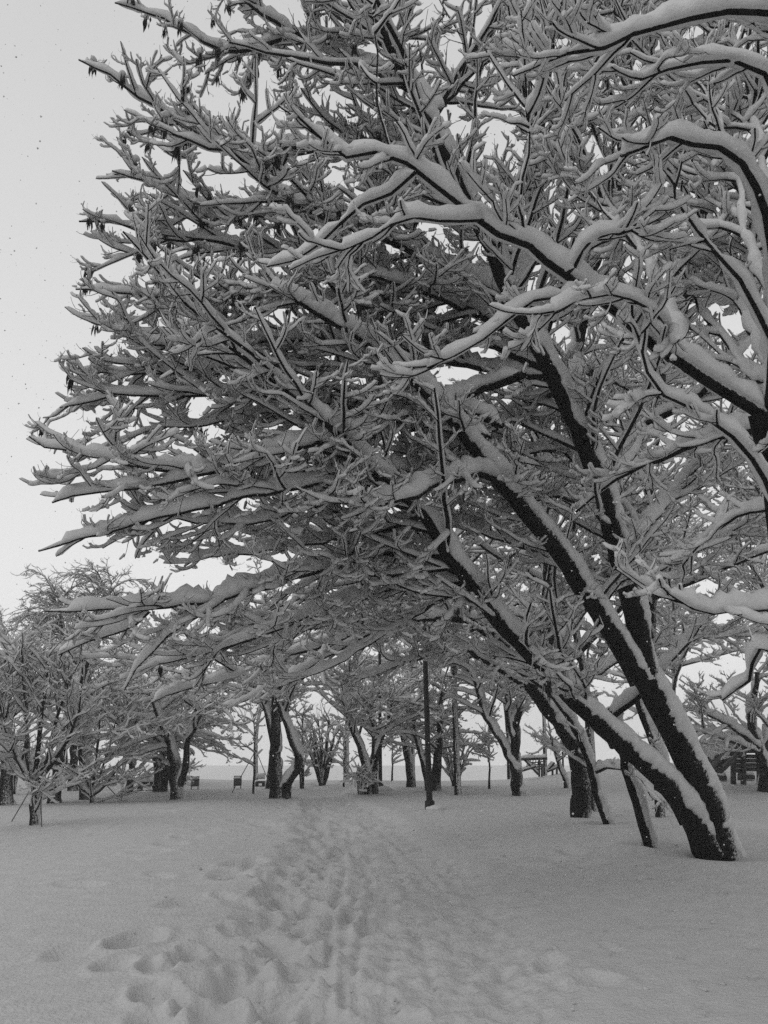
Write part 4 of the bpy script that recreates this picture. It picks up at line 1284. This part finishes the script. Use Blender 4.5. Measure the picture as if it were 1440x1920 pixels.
for dx in (-.18, .18):
    beam_part("side_rail", o, gP, pp(1393, 1397, .1) + np.array([dx, 0, .08]), pp(1345, 1446, -.6) + np.array([dx, 0, .08]), .02, .08, M_PALEWOOD)
g2 = ground_hit(1388, 1462)
o = thing("wooden_post", "small dark rounded wooden post standing in snow below the play tower", "post", g2)
s = float((g2 - CAM) @ FWD) / FPX
gg = Geo()
hs = np.array([-.1, 0, 5 * s, 10 * s, 12 * s, 14 * s, 17 * s, 18.5 * s, 19 * s])
rr = np.array([5, 5, 4.6, 3.6, 2.6, 3.3, 3.5, 2.2, .05]) * s
add_tubes(gg, (g2[None] + Z_[None] * hs[:, None])[None], rr[None], 12)
link("post", gg.mesh("post", [M_WOOD], g2), o)
for lab, a, b in (("low snowy plank on the ground left under the play tower chute", (1338, 1452), (1358, 1466)), ("low dark plank lying in the snow right of the small rounded post", (1397, 1463), (1415, 1464))):
    pa, pb = ground_hit(*a), ground_hit(*b)
    o = thing("ground_plank", lab, "plank", pa, "planks on the playground snow")
    beam_part("board", o, pa, pa + Z_ * .1, pb + Z_ * .1, .09, .06, M_WOOD, .06)

gC = ground_hit(1015, 1458)
zC = float((gC - CAM) @ FWD)
def pc(px, py, dz=0.0):
    return unproj(px, py, zC + dz)
o = thing("climbing_frame", "snowy wooden climbing frame with rope net behind the thin wavy stem", "playground", gC)
beam_part("top_beam", o, gC, pc(975, 1424), pc(1026, 1422), .04, .04, M_WOOD, .08)
for a, b in (((983, 1424), (1009, 1452)), ((978, 1446), (1006, 1437)), ((1011, 1456), (1011, 1418)), ((1016, 1456), (1016, 1432)), ((1040, 1430), (1026, 1446)), ((1026, 1447), (1048, 1438)), ((1056, 1456), (1055, 1410)), ((1036, 1456), (1036, 1442)), ((1044, 1456), (1044, 1441))):
    beam_part("post", o, gC, pc(*a), pc(*b), .03, .03, M_WOOD, .07 if abs(a[0] - b[0]) > 6 else 0)
for i in range(4):
    y = 1427 + 4.5 * i
    P = np.array([[pc(984 + 4 * i, y), pc(1000, y + 3), pc(1018 - i, y + 1)]])
    gg = Geo(); add_tubes(gg, P, np.full((1, 3), .018), 4)
    link("net_rope", gg.mesh("net_rope", [M_METAL], gC), o)
for i in range(6):
    x = 990 + 5 * i
    gg = Geo(); add_tubes(gg, np.array([[pc(x, 1424), pc(x - 2, 1434), pc(x - 3, 1443)]]), np.full((1, 3), .016), 4)
    link("net_rope", gg.mesh("net_rope", [M_METAL], gC), o)

# ------------------------------------------------------------------ falling snow and the hazy air
rf = np.random.default_rng(77)
n = 4200
dd = rf.uniform(3.0, 16, n)
fx, fy = rf.uniform(-200, 1640, n), rf.uniform(-200, 1700, n)
C = CAM + dd[:, None] * (FWD[None] + RGT[None] * ((fx - 720) / FPX)[:, None] - UPV[None] * ((fy - 960) / FPX)[:, None])
C = C[C[:, 2] > .05]
OV = np.array([(1, 0, 0), (-1, 0, 0), (0, 1, 0), (0, -1, 0), (0, 0, 1), (0, 0, -1)], float)
OT = np.array([(0, 2, 4), (2, 1, 4), (1, 3, 4), (3, 0, 4), (2, 0, 5), (1, 2, 5), (3, 1, 5), (0, 3, 5)])
sz = rf.uniform(.003, .0065, (len(C), 1, 1))
V = C[:, None, :] + OV[None] * sz * rf.uniform(.6, 1.3, (len(C), 6, 1))
gg = Geo()
gg.add(V, None, (OT[None] + np.arange(len(C))[:, None, None] * 6).reshape(-1, 3))
o = link("falling_snow", gg.mesh("falling_snow", [M_SNOW]))
o["kind"] = "stuff"
o["label"] = "small snowflakes drifting through the air"

n = 260
cx, cy = rf.uniform(-2.5, 6.5, n), rf.uniform(5.2, 17, n)
Cc = np.stack([cx, cy, base_h(cx, cy) + .0], -1)
gg = Geo()
add_blobs(gg, Cc, np.stack([rf.normal(size=n), rf.normal(size=n), np.zeros(n)], -1), rf.uniform(.008, .022, n))
o = link("fallen_snow_clods", gg.mesh("fallen_snow_clods", [M_GROUND]))
o["kind"] = "stuff"
o["label"] = "small clods of snow fallen from the branches"

hz_m = bpy.data.materials.new("haze")
hz_m.use_nodes = True
hn = hz_m.node_tree.nodes
hn.clear()
ho = hn.new("ShaderNodeOutputMaterial")
hv = hn.new("ShaderNodeVolumePrincipled")
hv.inputs["Color"].default_value = (.95, .95, .95, 1)
hv.inputs["Density"].default_value = 0.0020
hz_m.node_tree.links.new(hv.outputs[0], ho.inputs["Volume"])
gg = Geo()
v, q = boxv((0, 0, -4.5), X_ * 640, Y_ * 640, Z_ * 22.0)
gg.add(v, q)
o = link("haze", gg.mesh("haze", [hz_m], smooth=False))
o["kind"] = "stuff"
o["label"] = "pale snowy haze filling the air"
